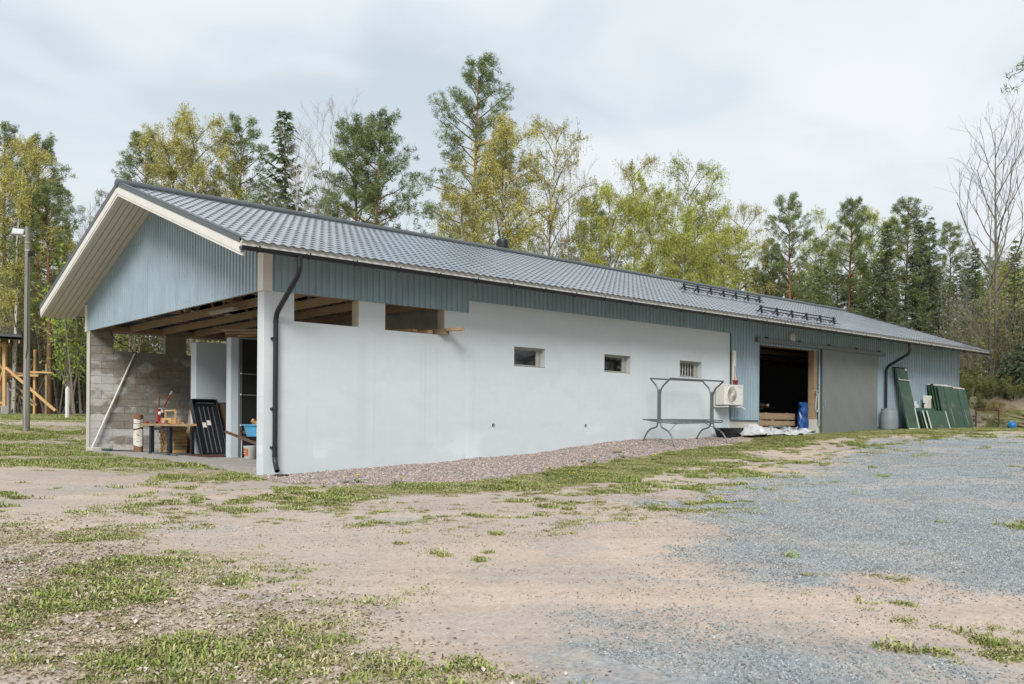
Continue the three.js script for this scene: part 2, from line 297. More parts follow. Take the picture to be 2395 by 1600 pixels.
// what covers the ground at a place: shares of blue crushed rock, pink strip gravel, grass
function cover(x, z) {
  const n1 = fbm(x * .55 + 4, z * .55 + 9, 4, 301) - .5, n2 = fbm(x * 2.3, z * 2.3, 3, 305) - .5;
  const edge = n1 * 1.5 + n2 * .7, n3 = fbm(x * 7, z * 7, 2, 307) - .5;
  const blue = Math.max(sstep(-.7, .8, sd('blue', x, z) + edge * 1.5 + n3 * .8), sstep(-.5, .6, sd('blue2', x, z) + edge * .9 + n3 * .6)) * (.62 + .38 * sstep(.36, .56, fbm(x * 1.4 + 8, z * 1.4 + 2, 4, 303)));
  const strip = sstep(-.05, .12, sd('strip', x, z) + n2 * .35);
  const patch = fbm(x * 1.1 + 31, z * 1.1 + 7, 4, 309), pf = fbm(x * 4.2, z * 4.2, 3, 313), pff = fbm(x * 11, z * 11, 2, 315);
  let g = 0;
  g = Math.max(g, sstep(-.25, .25, sd('verge', x, z) + n2 * .8) * (.5 + .7 * sstep(.36, .58, patch * .6 + pf * .4)));
  g = Math.max(g, sstep(-.3, .7, sd('left', x, z) + n1 * 1.2) * (.35 + .8 * sstep(.35, .6, patch)));
  g = Math.max(g, sstep(-.6, 1.6, sd('fore', x, z) + edge * 1.4) * (.12 + .60 * sstep(.38, .72, patch * .34 + pf * .28 + pff * .38)));
  // grass beyond the yard on the left and behind the building
  const track = sstep(1.1, .4, Math.abs(z + 19.2 + n1 * .8 + (x + 2) * -.12)) * sstep(12, 8, x);
  const far = Math.max(sstep(-12.8, -13.8, z + n1), sstep(31.5, 33, x + n1 * 2) * sstep(4.5, 3.0, z - (x - 33) * .28));
  g = Math.max(g, far * (.55 + .6 * sstep(.3, .6, patch)) * (1 - track * .9));
  // loose tufts on the dirt and in the crushed rock
  const tuft = sstep(.645, .73, fbm(x * .9 + 3, z * .9 + 11, 4, 317) * .4 + fbm(x * 3.4, z * 3.4, 3, 319) * .35 + pff * .25);
  const near = sstep(4.2, .5, Math.abs(sd('verge', x, z)));
  g = Math.max(g, tuft * .8, near * sstep(.52, .66, pf * .45 + patch * .25 + pff * .3) * .6);
  return { blue: blue * (1 - strip) , strip, grass: clamp(g) * (1 - strip * .93), brown: sstep(-.6, .5, sd('brown', x, z) + edge), mound: sstep(-.2, .3, sd('mound', x, z) + n2 * .6), n1, n2, patch };
}
function soilAt(x, z, fine) {
  const c = cover(x, z);
  const big = fbm(x * .28 + 5, z * .28, 4, 331) - .5, mid = fbm(x * 1.7, z * 1.7 + 6, 4, 335) - .5;
  let dirt = mix3([.435, .350, .285], [.395, .332, .280], clamp(.5 + big * 2.2));
  dirt = mix3(dirt, [.42, .335, .26], clamp(sstep(.54, .70, fbm(x * .7 + 13, z * .7 + 1, 4, 341)) * .7 * .6 + c.brown * .3 + c.mound * .8));
  dirt = mix3(dirt, [.33, .300, .275], clamp(sstep(.52, .66, fbm(x * .9 + 3, z * .9 + 21, 4, 345)) * .6));
  let col = dirt;
  col = mix3(col, mix3([.200, .238, .262], [.250, .280, .296], clamp(.5 + mid * 2)), c.blue * clamp(.9 + mid * .6));
  col = mix3(col, [.26, .222, .208], c.strip);
  const gr = mix3([.275, .250, .145], [.205, .245, .080], sstep(.35, .6, c.patch + mid * .3));
  col = mix3(col, gr, clamp(c.grass * (.45 + .9 * vn(x * 9, z * 9, 347))));
  // forest floor and raw earth of the bank
  const f = (x - EYE.x) * FWD.x + (z - EYE.z) * FWD.z, l = (x - EYE.x) * RGT.x + (z - EYE.z) * RGT.z;
  const raw = sstep(38.2, 39.4, f + c.n2) * sstep(41.2, 40.2, f + c.n1 * 2.5 + c.n2) * sstep(17, 18.4, l) * (.55 + .45 * sstep(.4, .6, c.patch));
  col = mix3(col, mix3([.17, .10, .058], [.125, .112, .085], clamp(.85 + c.n1 * 3 - (l - 19.8) * .4)), raw);
  const al = x * RGT.x + z * RGT.z, ac = x * FWD.x + z * FWD.z, rut = fbm(al * .16 + 3, ac * 2.6, 4, 349) - .5;
  let k = 1 + mid * .14 + c.n2 * .10 + rut * .30 * (1 - c.grass * .6);
  if (fine) {
    const s1 = vn(x * 45, z * 45, 351) - .5, s2 = vn(x * 110, z * 110, 353) - .5, s3 = vn(x * 18, z * 18, 355) - .5;
    k += s1 * (.20 + c.blue * .22 + c.strip * .5) + s2 * (.16 + c.blue * .25) + s3 * .13;
    const sp = vn(x * 60, z * 60, 357); if (sp > .86) k += .22; if (sp < .10) k -= .25;
  }
  return [col[0] * k, col[1] * k, col[2] * k];
}
const tiles = [
  { x0: -8, x1: 8, z0: -1, z1: 14, w: 2048, h: 1920 },
  { x0: 8, x1: 34, z0: -1, z1: 14, w: 2048, h: 1182 },
  { x0: GRID.x0, x1: GRID.x1, z0: GRID.z0, z1: GRID.z1, w: 1400, h: 1280 },
];
const groundBump = tex(512, 512, (u, v) => grey(fbm(u * 40, v * 40, 4, 361, 40) * .7 + fbm(u * 9, v * 9, 3, 365, 9) * .3), false);
const groundMats = tiles.map(t => {
  const T = tex(t.w, t.h, (u, v) => soilAt(lerp(t.x0, t.x1, u), lerp(t.z0, t.z1, v), true)); T.wrapS = T.wrapT = THREE.ClampToEdgeWrapping;
  return std(grey(1), .96, { map: T });
});
{
  const axis = (a, b, pts) => { const o = []; for (let x = a; x < b - 1e-6;) { o.push(x); let st = pts.find(p => x >= p[0] - 1e-6 && x < p[1] - 1e-6); st = st ? st[2] : 40; x = Math.round((x + st) * 1000) / 1000; } o.push(b); return o; };
  const xs = axis(-640, 680, [[-40, -24, 4], [-24, -8, 1], [-8, 8, .25], [8, 34, .4], [34, 46, .5], [46, 80, 4]]);
  const zs = axis(-640, 640, [[-80, -36, 4], [-36, -15, 1], [-15, -1, .5], [-1, 14, .25], [14, 28, 1], [28, 60, 4]]);
  const at0 = (a, v) => a.findIndex(q => Math.abs(q - v) < 1e-3);
  for (const [a, vs] of [[xs, [-24, -8, 8, 34, 46]], [zs, [-36, -1, 14, 28]]]) for (const v of vs) if (at0(a, v) < 0) { a.push(v); a.sort((p, q) => p - q); }
  const hts = xs.map(x => zs.map(z => gy(x, z) + (x > -24 && x < 46 && z > -36 && z < 28 ? (fbm(x * 1.3, z * 1.3, 3, 371) - .5) * .05 : 0)));
  const pos = [], uv = [], nor = [], grp3 = [[], [], []];
  const nrm = (i, j) => { const i0 = Math.max(i - 1, 0), i1 = Math.min(i + 1, xs.length - 1), j0 = Math.max(j - 1, 0), j1 = Math.min(j + 1, zs.length - 1); return V(-(hts[i1][j] - hts[i0][j]) / (xs[i1] - xs[i0]), 1, -(hts[i][j1] - hts[i][j0]) / (zs[j1] - zs[j0])).normalize(); };
  for (let i = 0; i < xs.length - 1; i++) for (let j = 0; j < zs.length - 1; j++) {
    const x = (xs[i] + xs[i + 1]) / 2, z = (zs[j] + zs[j + 1]) / 2; let k = tiles.findIndex(t => x > t.x0 && x < t.x1 && z > t.z0 && z < t.z1); if (k < 0) k = 2;
    for (const [a, b] of [[i, j], [i, j + 1], [i + 1, j + 1], [i, j], [i + 1, j + 1], [i + 1, j]]) grp3[k].push([a, b]);
  }
  const g = new THREE.BufferGeometry(); let start = 0;
  grp3.forEach((L, k) => { const t = tiles[k]; for (const [a, b] of L) { pos.push(xs[a], hts[a][b], zs[b]); const n = nrm(a, b); nor.push(n.x, n.y, n.z); uv.push(clamp((xs[a] - t.x0) / (t.x1 - t.x0), .001, .999), clamp((zs[b] - t.z0) / (t.z1 - t.z0), .001, .999)); } g.addGroup(start, L.length, k); start += L.length; });
  g.setAttribute('position', new THREE.Float32BufferAttribute(pos, 3)); g.setAttribute('normal', new THREE.Float32BufferAttribute(nor, 3)); g.setAttribute('uv', new THREE.Float32BufferAttribute(uv, 2));
  const m = new THREE.Mesh(g, groundMats); m.name = 'ground'; m.receiveShadow = true; m.userData.kind = 'structure'; m.userData.label = 'dirt and gravel yard with patchy grass round the shed'; scene.add(m);
}
const inBuilding = (x, z) => x > -.05 && x < 29.7 && z < .03 && z > -10.4;
function scatter(name, label, geo, mat, n, areas, want, seed, place) {
  const R = rng(seed), im = new THREE.InstancedMesh(geo, mat, n), m = new THREE.Matrix4(), q = new THREE.Quaternion(), e = new THREE.Euler(), p = V(), s = V(), c = new THREE.Color(); let k = 0, tries = 0;
  const tot = areas.reduce((a, b) => a + b[4], 0);
  while (k < n && tries++ < n * 12) {
    let r = R() * tot, A = areas[0]; for (const a of areas) { if (r < a[4]) { A = a; break; } r -= a[4]; }
    const x = lerp(A[0], A[1], R()), z = lerp(A[2], A[3], R()); if (inBuilding(x, z)) continue;
    const cv = cover(x, z); if (R() > want(cv, x, z)) continue;
    place(R, x, z, cv, p, e, s, c); q.setFromEuler(e); m.compose(p, q, s); im.setMatrixAt(k, m); im.setColorAt(k, c); k++;
  }
  im.count = k; im.name = name; im.castShadow = im.receiveShadow = true; setData(im, label, name === 'grass' ? 'grass' : name.includes('leaf') ? 'leaves' : 'gravel', null, 'stuff'); scene.add(im); return im;
}
const NEAR = [-8, 3, 3, 13.6, 5], MID = [-8, 14, -1, 13, 3], RIGHT = [8, 34, -1, 12, 2], LEFT = [-9, 3, -16, 1, 2.2];
{
  const stone = seed => { const g = new THREE.IcosahedronGeometry(1, 0), p = g.attributes.position; for (let i = 0; i < p.count; i++) { const x = p.getX(i), y = p.getY(i), z = p.getZ(i), k = .72 + .5 * hash2(Math.round(x * 50), Math.round(y * 50) + Math.round(z * 31), seed); p.setXYZ(i, x * k, y * k * .68, z * k * .85); } g.computeVertexNormals(); return g; };
  const sm = std(grey(1), .9);
  const hsv = (R, pal) => { const a = pal[Math.floor(R() * pal.length)], k = .75 + R() * .5; return [a[0] * k, a[1] * k, a[2] * k]; };
  const stonePlace = (lo, hi, pal) => (R, x, z, cv, p, e, s, c) => { const r = lerp(lo, hi, R() * R()); p.set(x, gy(x, z) + r * .25 + (fbm(x * 1.3, z * 1.3, 3, 371) - .5) * .05, z); e.set(R() * 6, R() * 6, R() * 6); s.setScalar(r); c.setRGB(...hsv(R, pal)); };
  const pink = [[.30, .24, .225], [.24, .215, .205], [.38, .31, .285], [.18, .165, .16], [.29, .22, .19], [.42, .38, .35]];
  const bl = [[.205, .238, .258], [.275, .305, .320], [.15, .17, .182], [.37, .395, .40], [.235, .262, .272], [.26, .262, .24]];
  const di = [[.32, .27, .23], [.24, .20, .165], [.42, .38, .33], [.2, .18, .16]];
  scatter('strip_gravel', 'pinkish crushed stone laid along the foot of the white wall', stone(1), sm, 42000, [[-.6, 6, 0, 3.6, 3], [6, 16, 0, 3.4, 3]], c => c.strip > .5 ? 1 : 0, 401, stonePlace(.014, .034, pink));
  scatter('crushed_rock', 'blue grey crushed rock spread over the right half of the yard', stone(2), sm, 150000, [[-3.5, 4, 6, 14, 4], [1, 14, 2, 13, 3], [10, 32, 1.5, 11, 1.6]], c => c.blue * (1 - c.grass * .6), 402, stonePlace(.005, .0125, bl));
  scatter('dirt_pebble_gravel', 'scattered small stones and grit on the bare dirt', stone(3), sm, 15000, [NEAR, MID], c => (1 - c.blue) * (1 - c.strip) * (.15 + .85 * sstep(.45, .62, c.patch)), 403, stonePlace(.004, .012, di));
  // grass: tufts of bent blades
  const tuftGeo = (n, seed, hh) => {
    const R = rng(seed), pos = [], idx = [];
    for (let i = 0; i < n; i++) {
      const a = R() * 6.283, r0 = Math.sqrt(R()) * .075, lean = .35 + R() * 1.1, h = hh * (.5 + R() * .6), w = .0035 + R() * .003, bxx = Math.cos(a) * r0, bz = Math.sin(a) * r0, b = R() * 6.283, dx = Math.cos(b), dz = Math.sin(b), k = pos.length / 3;
      pos.push(bxx - dz * w, 0, bz + dx * w, bxx + dz * w, 0, bz - dx * w, bxx + dx * h * lean * .4 - dz * w * .8, h * .65, bz + dz * h * lean * .4 + dx * w * .8, bxx + dx * h * lean * .4 + dz * w * .8, h * .65, bz + dz * h * lean * .4 - dx * w * .8, bxx + dx * h * lean, h * (1 - lean * .25), bz + dz * h * lean);
      idx.push(k, k + 1, k + 3, k, k + 3, k + 2, k + 2, k + 3, k + 4);
    }
    const g = new THREE.BufferGeometry(); g.setAttribute('position', new THREE.Float32BufferAttribute(pos, 3)); g.setIndex(idx); g.computeVertexNormals(); return g;
  };
  const gm = std(grey(1), .85);
  const green = [[.17, .225, .05], [.21, .26, .06], [.25, .27, .085], [.14, .19, .045], [.29, .28, .12]], dry = [[.34, .30, .17], [.28, .25, .13], [.38, .34, .22], [.25, .24, .11]];
  const gPlace = (lo, hi, dryness, gain = 1) => (R, x, z, cv, p, e, s, c) => {
    const lush = sstep(.42, .62, cv.patch), k = lerp(lo, hi, R()) * (.6 + .6 * lush); p.set(x, gy(x, z) - .004 + (fbm(x * 1.3, z * 1.3, 3, 371) - .5) * .05, z); e.set((R() - .5) * .3, R() * 6.28, (R() - .5) * .3); s.set(k, k * (.75 + R() * .5), k); c.setRGB(...hsv(R, R() < dryness * (1.3 - lush * .8) ? dry : green)); c.multiplyScalar(gain);
  };
  const g1 = tuftGeo(16, 1, .021), g2 = tuftGeo(18, 2, .040);
  scatter('grass', 'short patchy green and straw coloured grass of the yard', g1, gm, 105000, [NEAR], c => c.grass * .5, 411, gPlace(.4, 1.0, .95, 1.12));
  scatter('grass', 'green grass verge growing below the gravel strip', g2, gm, 110000, [MID, MID, [4, 20, 0, 5.5, 4], RIGHT], c => c.grass * c.grass, 412, gPlace(.6, 1.25, .34, 1.18));
  scatter('grass', 'grass growing on the left beside the open carport', g2, gm, 34000, [LEFT, [-3, 8, -30, -13, 1.6], [31, 40, -6, 8, 1.6]], c => c.grass, 413, gPlace(.8, 1.5, .28, 1.22));
  // last year's leaves
  const lg = new THREE.BufferGeometry(); lg.setAttribute('position', new THREE.Float32BufferAttribute([0, 0, 0, .5, .22, .35, 1, .05, 0, .5, .25, -.35, .5, -.02, 0], 3)); lg.setIndex([0, 1, 4, 1, 2, 4, 2, 3, 4, 3, 0, 4]); lg.computeVertexNormals();
  const lpal = [[.42, .37, .30], [.33, .25, .17], [.50, .46, .40], [.22, .16, .10], [.38, .30, .22]];
  scatter('leaf_litter', 'pale dry fallen leaves lying on the rough grass', lg, std(grey(1), .8), 16000, [NEAR, [-8, 3, 6, 13.6, 4]], (c, x, z) => clamp(sstep(-.6, 1.5, sd('fore', x, z)) * .7 + c.grass * .2), 421, (R, x, z, cv, p, e, s, c) => { const r = .010 + R() * .022; p.set(x, gy(x, z) + .004 + (fbm(x * 1.3, z * 1.3, 3, 371) - .5) * .05, z); e.set((R() - .5) * .9, R() * 6.28, (R() - .5) * .9); s.setScalar(r * 1.3); c.setRGB(...hsv(R, lpal)); });
  scatter('leaf_litter', 'small brown leaf and bark crumbs strewn over the dirt track', lg, std(grey(1), .8), 15000, [NEAR, MID], (c, x, z) => clamp((1 - c.strip) * (1 - c.blue * .7) * (.06 + .9 * sstep(.50, .66, fbm((x * RGT.x + z * RGT.z) * .3, (x * FWD.x + z * FWD.z) * 2.2, 3, 425)))), 422, (R, x, z, cv, p, e, s, c) => { const r = .005 + R() * R() * .016; p.set(x, gy(x, z) + .004 + (fbm(x * 1.3, z * 1.3, 3, 371) - .5) * .05, z); e.set((R() - .5) * .9, R() * 6.28, (R() - .5) * .9); s.setScalar(r * 1.3); c.setRGB(...hsv(R, [[.21, .15, .10], [.28, .20, .14], [.16, .12, .085], [.34, .26, .19]])); });
}
// dandelions along the gravel strip
{
  const stem = new THREE.CylinderGeometry(.003, .004, .1, 5); stem.translate(0, .05, 0);
  const head = lathe([[.001, 0], [.016, .004], [.024, .014], [.018, .020], [.001, .023]], 10); head.translate(0, .1, 0);
  const leaf = merge([0, 1, 2, 3, 4, 5].map(i => { const g = new THREE.PlaneGeometry(.13, .025, 4, 1), p = g.attributes.position; for (let k = 0; k < p.count; k++) { const x = p.getX(k) + .065; p.setXYZ(k, x, .05 * Math.sin(x * 18) + .004, p.getY(k) * (k % 2 ? 1 : .5)); } g.rotateY(i * 1.05); g.computeVertexNormals(); return g; }));
  const ym = std([.72, .46, .02], .7), sm = std([.12, .17, .04], .8);
  [[757, 1137], [808, 1130], [837, 1128], [922, 1129], [938, 1131], [1279, 1111], [1284, 1096], [1363, 1080], [1365, 1099], [1437, 1059], [1446, 1058], [1458, 1070], [1527, 1074], [1533, 1075], [1545, 1071], [1657, 1045], [1660, 1047], [1391, 1083], [1342, 1116]].forEach(([x, y], i) => {
    const p = gp(x, y + 3), t = thing('dandelion', 'small yellow dandelion flowering at the edge of the gravel strip', 'flower', [p.x, p.y - .002, p.z], i * 1.7, 'dandelions along the gravel edge');
    part('stem', stem, sm, t); part('flower_head', head, ym, t); part('leaf', leaf, sm, t); t.scale.setScalar(.9 + (i % 3) * .18);
  });
}

// ---------------------------------------------------------------- the long shed
const LX = 29.65, RZ = -10.33, RIDGE_Z = -5.19, RIDGE_Y = 6.05, EAVE_Z = .945, SLOPE = .3442, RX0 = -.89, RX1 = 30.24;
const roofY = z => RIDGE_Y - SLOPE * Math.abs(z - RIDGE_Z);
const floorY = z => .04 + .0097 * Math.abs(z);
const shed = thing('long_shed', 'long low shed with white rendered wall, blue ribbed cladding and tiled metal roof', 'building');
// -- front wall, rendered and painted, in two pours with an open joint between them
function wallShape(pts, holes = []) {
  const s = new THREE.Shape(pts.map(p => new THREE.Vector2(...p))); for (const h of holes) s.holes.push(h); return s;
}
const rectHole = (x0, x1, y0, y1) => new THREE.Path([[x0, y0], [x0, y1], [x1, y1], [x1, y0]].map(p => new THREE.Vector2(...p)));
const circHole = (x, y, r) => { const p = new THREE.Path(); p.absarc(x, y, r, 0, Math.PI * 2, true); return p; };
const WIN = [[6.03, 7.0], [9.005, 9.99], [11.97, 12.95]], WY = [2.205, 2.65];
function wallGeo(shape, t) { const g = new THREE.ExtrudeGeometry(shape, { depth: t, bevelEnabled: true, bevelSize: .006, bevelThickness: .006, bevelSegments: 1, curveSegments: 14 }); g.translate(0, 0, -t - .006); const p = g.attributes.position, uv = g.attributes.uv; for (let i = 0; i < p.count; i++) uv.setXY(i, p.getX(i) / 14.3, (p.getY(i) + .5) / 4.1); return g; }
const fw = grp('front_wall', shed);
part('wall_section', wallGeo(wallShape([[0, -.5], [4.684, -.5], [4.684, 3.30], [4.075, 3.30], [4.075, 2.755], [2.588, 2.755], [2.588, 3.30], [1.99, 3.30], [1.99, 2.765], [.594, 2.765], [.594, 3.30], [0, 3.30]]), .235), M.frontWall, fw);
part('wall_section', wallGeo(wallShape([[4.696, -.5], [14.25, -.5], [14.25, 3.56], [4.696, 3.56]], [...WIN.map(w => rectHole(w[0], w[1], ...WY)), circHole(5.436, .873, .034), circHole(8.36, .877, .034)]), .235), M.frontWall, fw);
part('joint_strip', bx(4.66, 4.72, -.4, 3.2, -.20, -.02), M.mortar, fw);
for (const [x, y] of [[5.436, .873], [8.36, .877]]) { const g = new THREE.TorusGeometry(.035, .006, 6, 18); g.translate(x, y, .002); part('vent_pipe', [g, (() => { const c = new THREE.CylinderGeometry(.034, .034, .2, 16, 1, true); c.rotateX(Math.PI / 2); c.translate(x, y, -.1); return c; })()], M.blackMat, shed); }
// timber lining in the right jambs of the two openings
for (const [x, y] of [[1.99, 2.765], [4.075, 2.755]]) part('jamb_board', bx(x - .022, x - .006, y + .005, 3.28, -.225, -.002), std([.46, .41, .31], .8), shed);
// -- windows set deep in the wall
WIN.forEach(([x0, x1], k) => {
  const w = grp('window', shed), z = -.17, y0 = WY[0] + .004, y1 = WY[1] - .004; x0 += .004; x1 -= .004;
  part('frame', [bx(x0, x1, y1 - .032, y1, z - .05, z + .03), bx(x0, x1, y0, y0 + .03, z - .05, z + .03), bx(x0, x0 + .04, y0 + .03, y1 - .032, z - .05, z + .03), bx(x1 - .04, x1, y0 + .03, y1 - .032, z - .05, z + .03)], M.frame, w);
  part('sash', [bx(x1 - .145, x1 - .046, y0 + .033, y1 - .035, z - .03, z + .012), bx(x0 + .045, x0 + .09, y0 + .033, y1 - .035, z - .03, z + .012), bx(x0 + .09, x1 - .145, y0 + .033, y0 + .05, z - .03, z + .012), bx(x0 + .09, x1 - .145, y1 - .052, y1 - .035, z - .03, z + .012)], M.frame, w);
  part('pane', bx(x0 + .09, x1 - .145, y0 + .05, y1 - .052, z - .004, z), M.glass, w);
  part('sill', bx(x0, x1, y0, y0 + .012, z + .03, -.004), M.flashing, w);
  if (k === 2) for (let i = 0; i < 6; i++) part('blind_slat', bx(x0 + .12 + i * .118, x0 + .16 + i * .118, y0 + .055, y1 - .055, z - .034, z - .028), M.plasticWhite, w);
});
// -- shell of the other walls
const rw = grp('rear_wall', shed);
{ // bare block wall seen through the carport: each block its own piece, courses of 20 cm
  const R = rng(55); const open = [[.6, 2.0], [2.58, 3.98]];
  const geo = (w, cx, cy) => { const g = new THREE.BoxGeometry(w - .008, .193, .20), p = g.attributes.position, uv = g.attributes.uv; for (let i = 0; i < p.count; i++) uv.setXY(i, (p.getX(i) + cx) / 4.8, (p.getY(i) + cy) / 3.4); return g; };
  const core = [];
  for (let r = 0; r < 16; r++) {
    const y0 = .0 + r * .2 + .1; const yc = y0 + .1; if (yc > 3.3) break; let x = 0, first = r % 2 ? .3 : .6;
    while (x < 4.66) {
      let w = first; first = .6; if (x + w > 4.66) w = 4.66 - x; const x1 = x + w;
      let segs = [[x, x1]];
      if (yc > 2.78) for (const [a, b] of open) segs = segs.flatMap(([p, q]) => q <= a || p >= b ? [[p, q]] : [[p, Math.min(q, a)], [Math.max(p, b), q]].filter(s => s[1] - s[0] > .06));
      for (const [p, q] of segs) { const wd = Math.round((q - p) * 20) / 20; if (wd < .08) continue; const b = part('concrete_block', geo(q - p, (p + q) / 2, yc), M.block[Math.floor(R() * 5)], rw); b.position.set((p + q) / 2, yc, -10.2 + (R() - .5) * .006); }
      x = x1;
    }
  }
  // mortar bed behind and between the blocks, outer leaf of the wall
  part('mortar_core', wallGeo(wallShape([[.01, -.5], [4.66, -.5], [4.66, 3.3], [3.98, 3.3], [3.98, 2.78], [2.58, 2.78], [2.58, 3.3], [2.0, 3.3], [2.0, 2.78], [.6, 2.78], [.6, 3.3], [.01, 3.3]]), .19).translate(0, 0, -10.118), M.mortar, rw);
  part('wall_end', bx(-.012, .0, -.4, 3.28, -10.33, -10.08), M.plinth, rw);
  part('wall_section', bx(4.66, LX, -.4, 3.7, RZ, RZ + .22), M.paint, rw);
}
part('cross_wall', bx(4.5, 4.66, -.4, 4.2, -10.1, -.245), M.concrete, shed);
part('cross_wall', bx(14.26, 14.42, -.4, 4.2, -10.1, -.245), M.concrete, shed);
part('far_wall', bx(LX - .12, LX, -.4, 4.2, RZ, -.03), M.paint, shed);
part('room_ceiling', bx(4.66, 14.26, 3.0, 3.06, -10.1, -.245), M.wood, shed);
part('room_floor', bx(4.66, 14.26, .3, .36, -10.1, -.245), M.concrete, shed);
part('store_floor', bx(14.42, LX - .12, .2, .70, -10.1, -.10), M.concrete, shed);
part('store_lining', [bx(14.42, 15.60, .70, 3.9, -.14, -.10), bx(19.05, LX - .12, .70, 3.9, -.14, -.10), bx(14.42, LX - .12, .70, 4.0, -10.1, -10.02)], M.wood, shed);
part('plinth', [bx(14.256, 15.66, .2, 1.085, -.10, -.004), bx(19.06, LX, .2, .93, -.10, -.004)], M.plinth, shed);
// -- carport slab and the two freestanding partitions
{
  const g = bx(-.10, 4.5, -.35, 0, -10.1, -.262); g.rotateX(Math.atan(.08 / 10.3)); g.translate(0, .062, 0); part('floor_slab', g, M.concrete, shed);
  part('partition_wall', rbx(1.35, 4.5, .0, 2.84, -6.70, -6.38, .012), M.paint, shed);
  part('partition_wall', rbx(1.35, 4.5, .0, 2.83, -4.64, -4.40, .012), M.paint, shed);
}
// -- ribbed cladding, in sheets
const ribT = [[0, 0], [.048, 0], [.062, .024], [.126, .024], [.14, 0]];   // along, proud
function ribSheet(a0, a1, yb, yt, phase = 0) { // profile points with bottom/top heights -> strip
  const pitch = .14, xs = [];
  for (let k = Math.floor(a0 / pitch) - 1; k <= Math.ceil(a1 / pitch); k++) for (let i = 0; i < 4; i++) xs.push([k * pitch + ribT[i][0], ribT[i][1]]);
  const prof = xs.filter(p => p[0] > a0 - 1e-4 && p[0] < a1 + 1e-4); const edge = a => { for (let i = 0; i < xs.length - 1; i++) if (xs[i][0] <= a && xs[i + 1][0] >= a) return lerp(xs[i][1], xs[i + 1][1], (a - xs[i][0]) / (xs[i + 1][0] - xs[i][0] + 1e-9)); return 0; };
  if (prof.length && prof[0][0] > a0 + .001) prof.unshift([a0, edge(a0)]); if (prof[prof.length - 1][0] < a1 - .001) prof.push([a1, edge(a1)]);
  const pos = [], idx = [], uv = [];
  prof.forEach(([a, d]) => { pos.push(a, yb(a), d, a, yt(a), d); uv.push(a, yb(a), a, yt(a)); });
  for (let i = 0; i < prof.length - 1; i++) { const k = i * 2; idx.push(k, k + 2, k + 3, k, k + 3, k + 1); }
  const g = new THREE.BufferGeometry(); g.setAttribute('position', new THREE.Float32BufferAttribute(pos, 3)); g.setAttribute('uv', new THREE.Float32BufferAttribute(uv, 2)); g.setIndex(idx); g.computeVertexNormals(); return toCreasedNormals(g, .3);
}
{
  const fc = grp('front_cladding', shed), top = () => 4.02;
  const run = (a, b, y, z = .008) => { const n = Math.max(1, Math.round((b - a) / 1.12)); for (let i = 0; i < n; i++) { const p = a + (b - a) * i / n, q = a + (b - a) * (i + 1) / n; const m = part('cladding_sheet', ribSheet(p, q, () => y, top), M.cladding, fc); m.position.z = z + (i % 2) * .0012; } };
  run(.12, 4.70, 3.283); run(4.70, 14.26, 3.545); run(14.26, 15.652, 1.075); run(15.652, 19.06, 3.315); run(19.06, LX, .90);
  const gc = grp('gable_cladding', shed), gt = a => roofY(-Math.abs(a)) - .10;
  for (let i = 0; i < 9; i++) { const p = .12 + i * 1.1344, q = p + 1.1344; const g = ribSheet(-q, -p, () => 3.283, gt); g.rotateY(-Math.PI / 2); const m = part('cladding_sheet', g, M.cladding, gc); m.position.x = -.004 - (i % 2) * .0012; }
  // the peak sits inside one sheet: close the tip
  const rc = grp('rear_cladding', shed);
  for (let i = 0; i < 10; i++) { const p = .0 + i * 2.965, q = p + 2.965; const g = ribSheet(-q, -p, () => 3.283, top); g.rotateY(Math.PI); const m = part('cladding_sheet', g, M.cladding, rc); m.position.z = RZ - .008 - (i % 2) * .0012; }
  const fg = grp('far_gable_cladding', shed); for (let i = 0; i < 9; i++) { const p = .0 + i * 1.148, q = p + 1.148; const g = ribSheet(p, q, () => .95, gt); g.rotateY(Math.PI / 2); const m = part('cladding_sheet', g, M.cladding, fg); m.position.x = LX + .004; }
  // flashings and corner boards
  part('corner_trim', [bx(-.045, .135, 3.275, 3.98, .0, .048), bx(-.045, .0, 3.275, 3.98, -.165, -.0)], M.white, shed);
  part('corner_trim', bx(-.045, .06, 3.275, 3.98, -10.40, -10.24), M.white, shed);
  part('jamb_flashing', bx(15.640, 15.664, .72, 3.32, -.12, .045), M.cladding, shed);
  part('far_corner_flashing', [bx(LX - .02, LX + .04, .90, 4.0, .0, .046), bx(LX - .0, LX + .04, .90, 4.0, -.10, .0)], M.cladding, shed);
  part('drip_flashing', [bx(14.26, 15.64, 1.058, 1.076, -.0, .046)], M.flashing, shed);
  // screws of the gable sheets
  const R = rng(7), sc = []; for (let i = 0; i < 60; i++) { const a = .3 + R() * 9.8, y = 3.4 + Math.floor(R() * 4) * .55; if (y < gt(a) - .1) { const g = new THREE.CylinderGeometry(.008, .008, .008, 6); g.rotateZ(Math.PI / 2); g.translate(-.034, y, -(Math.floor(a / .14) * .14 + .095)); sc.push(g); } } part('cladding_screws', sc, M.flashing, shed).userData.kind = 'stuff';
}
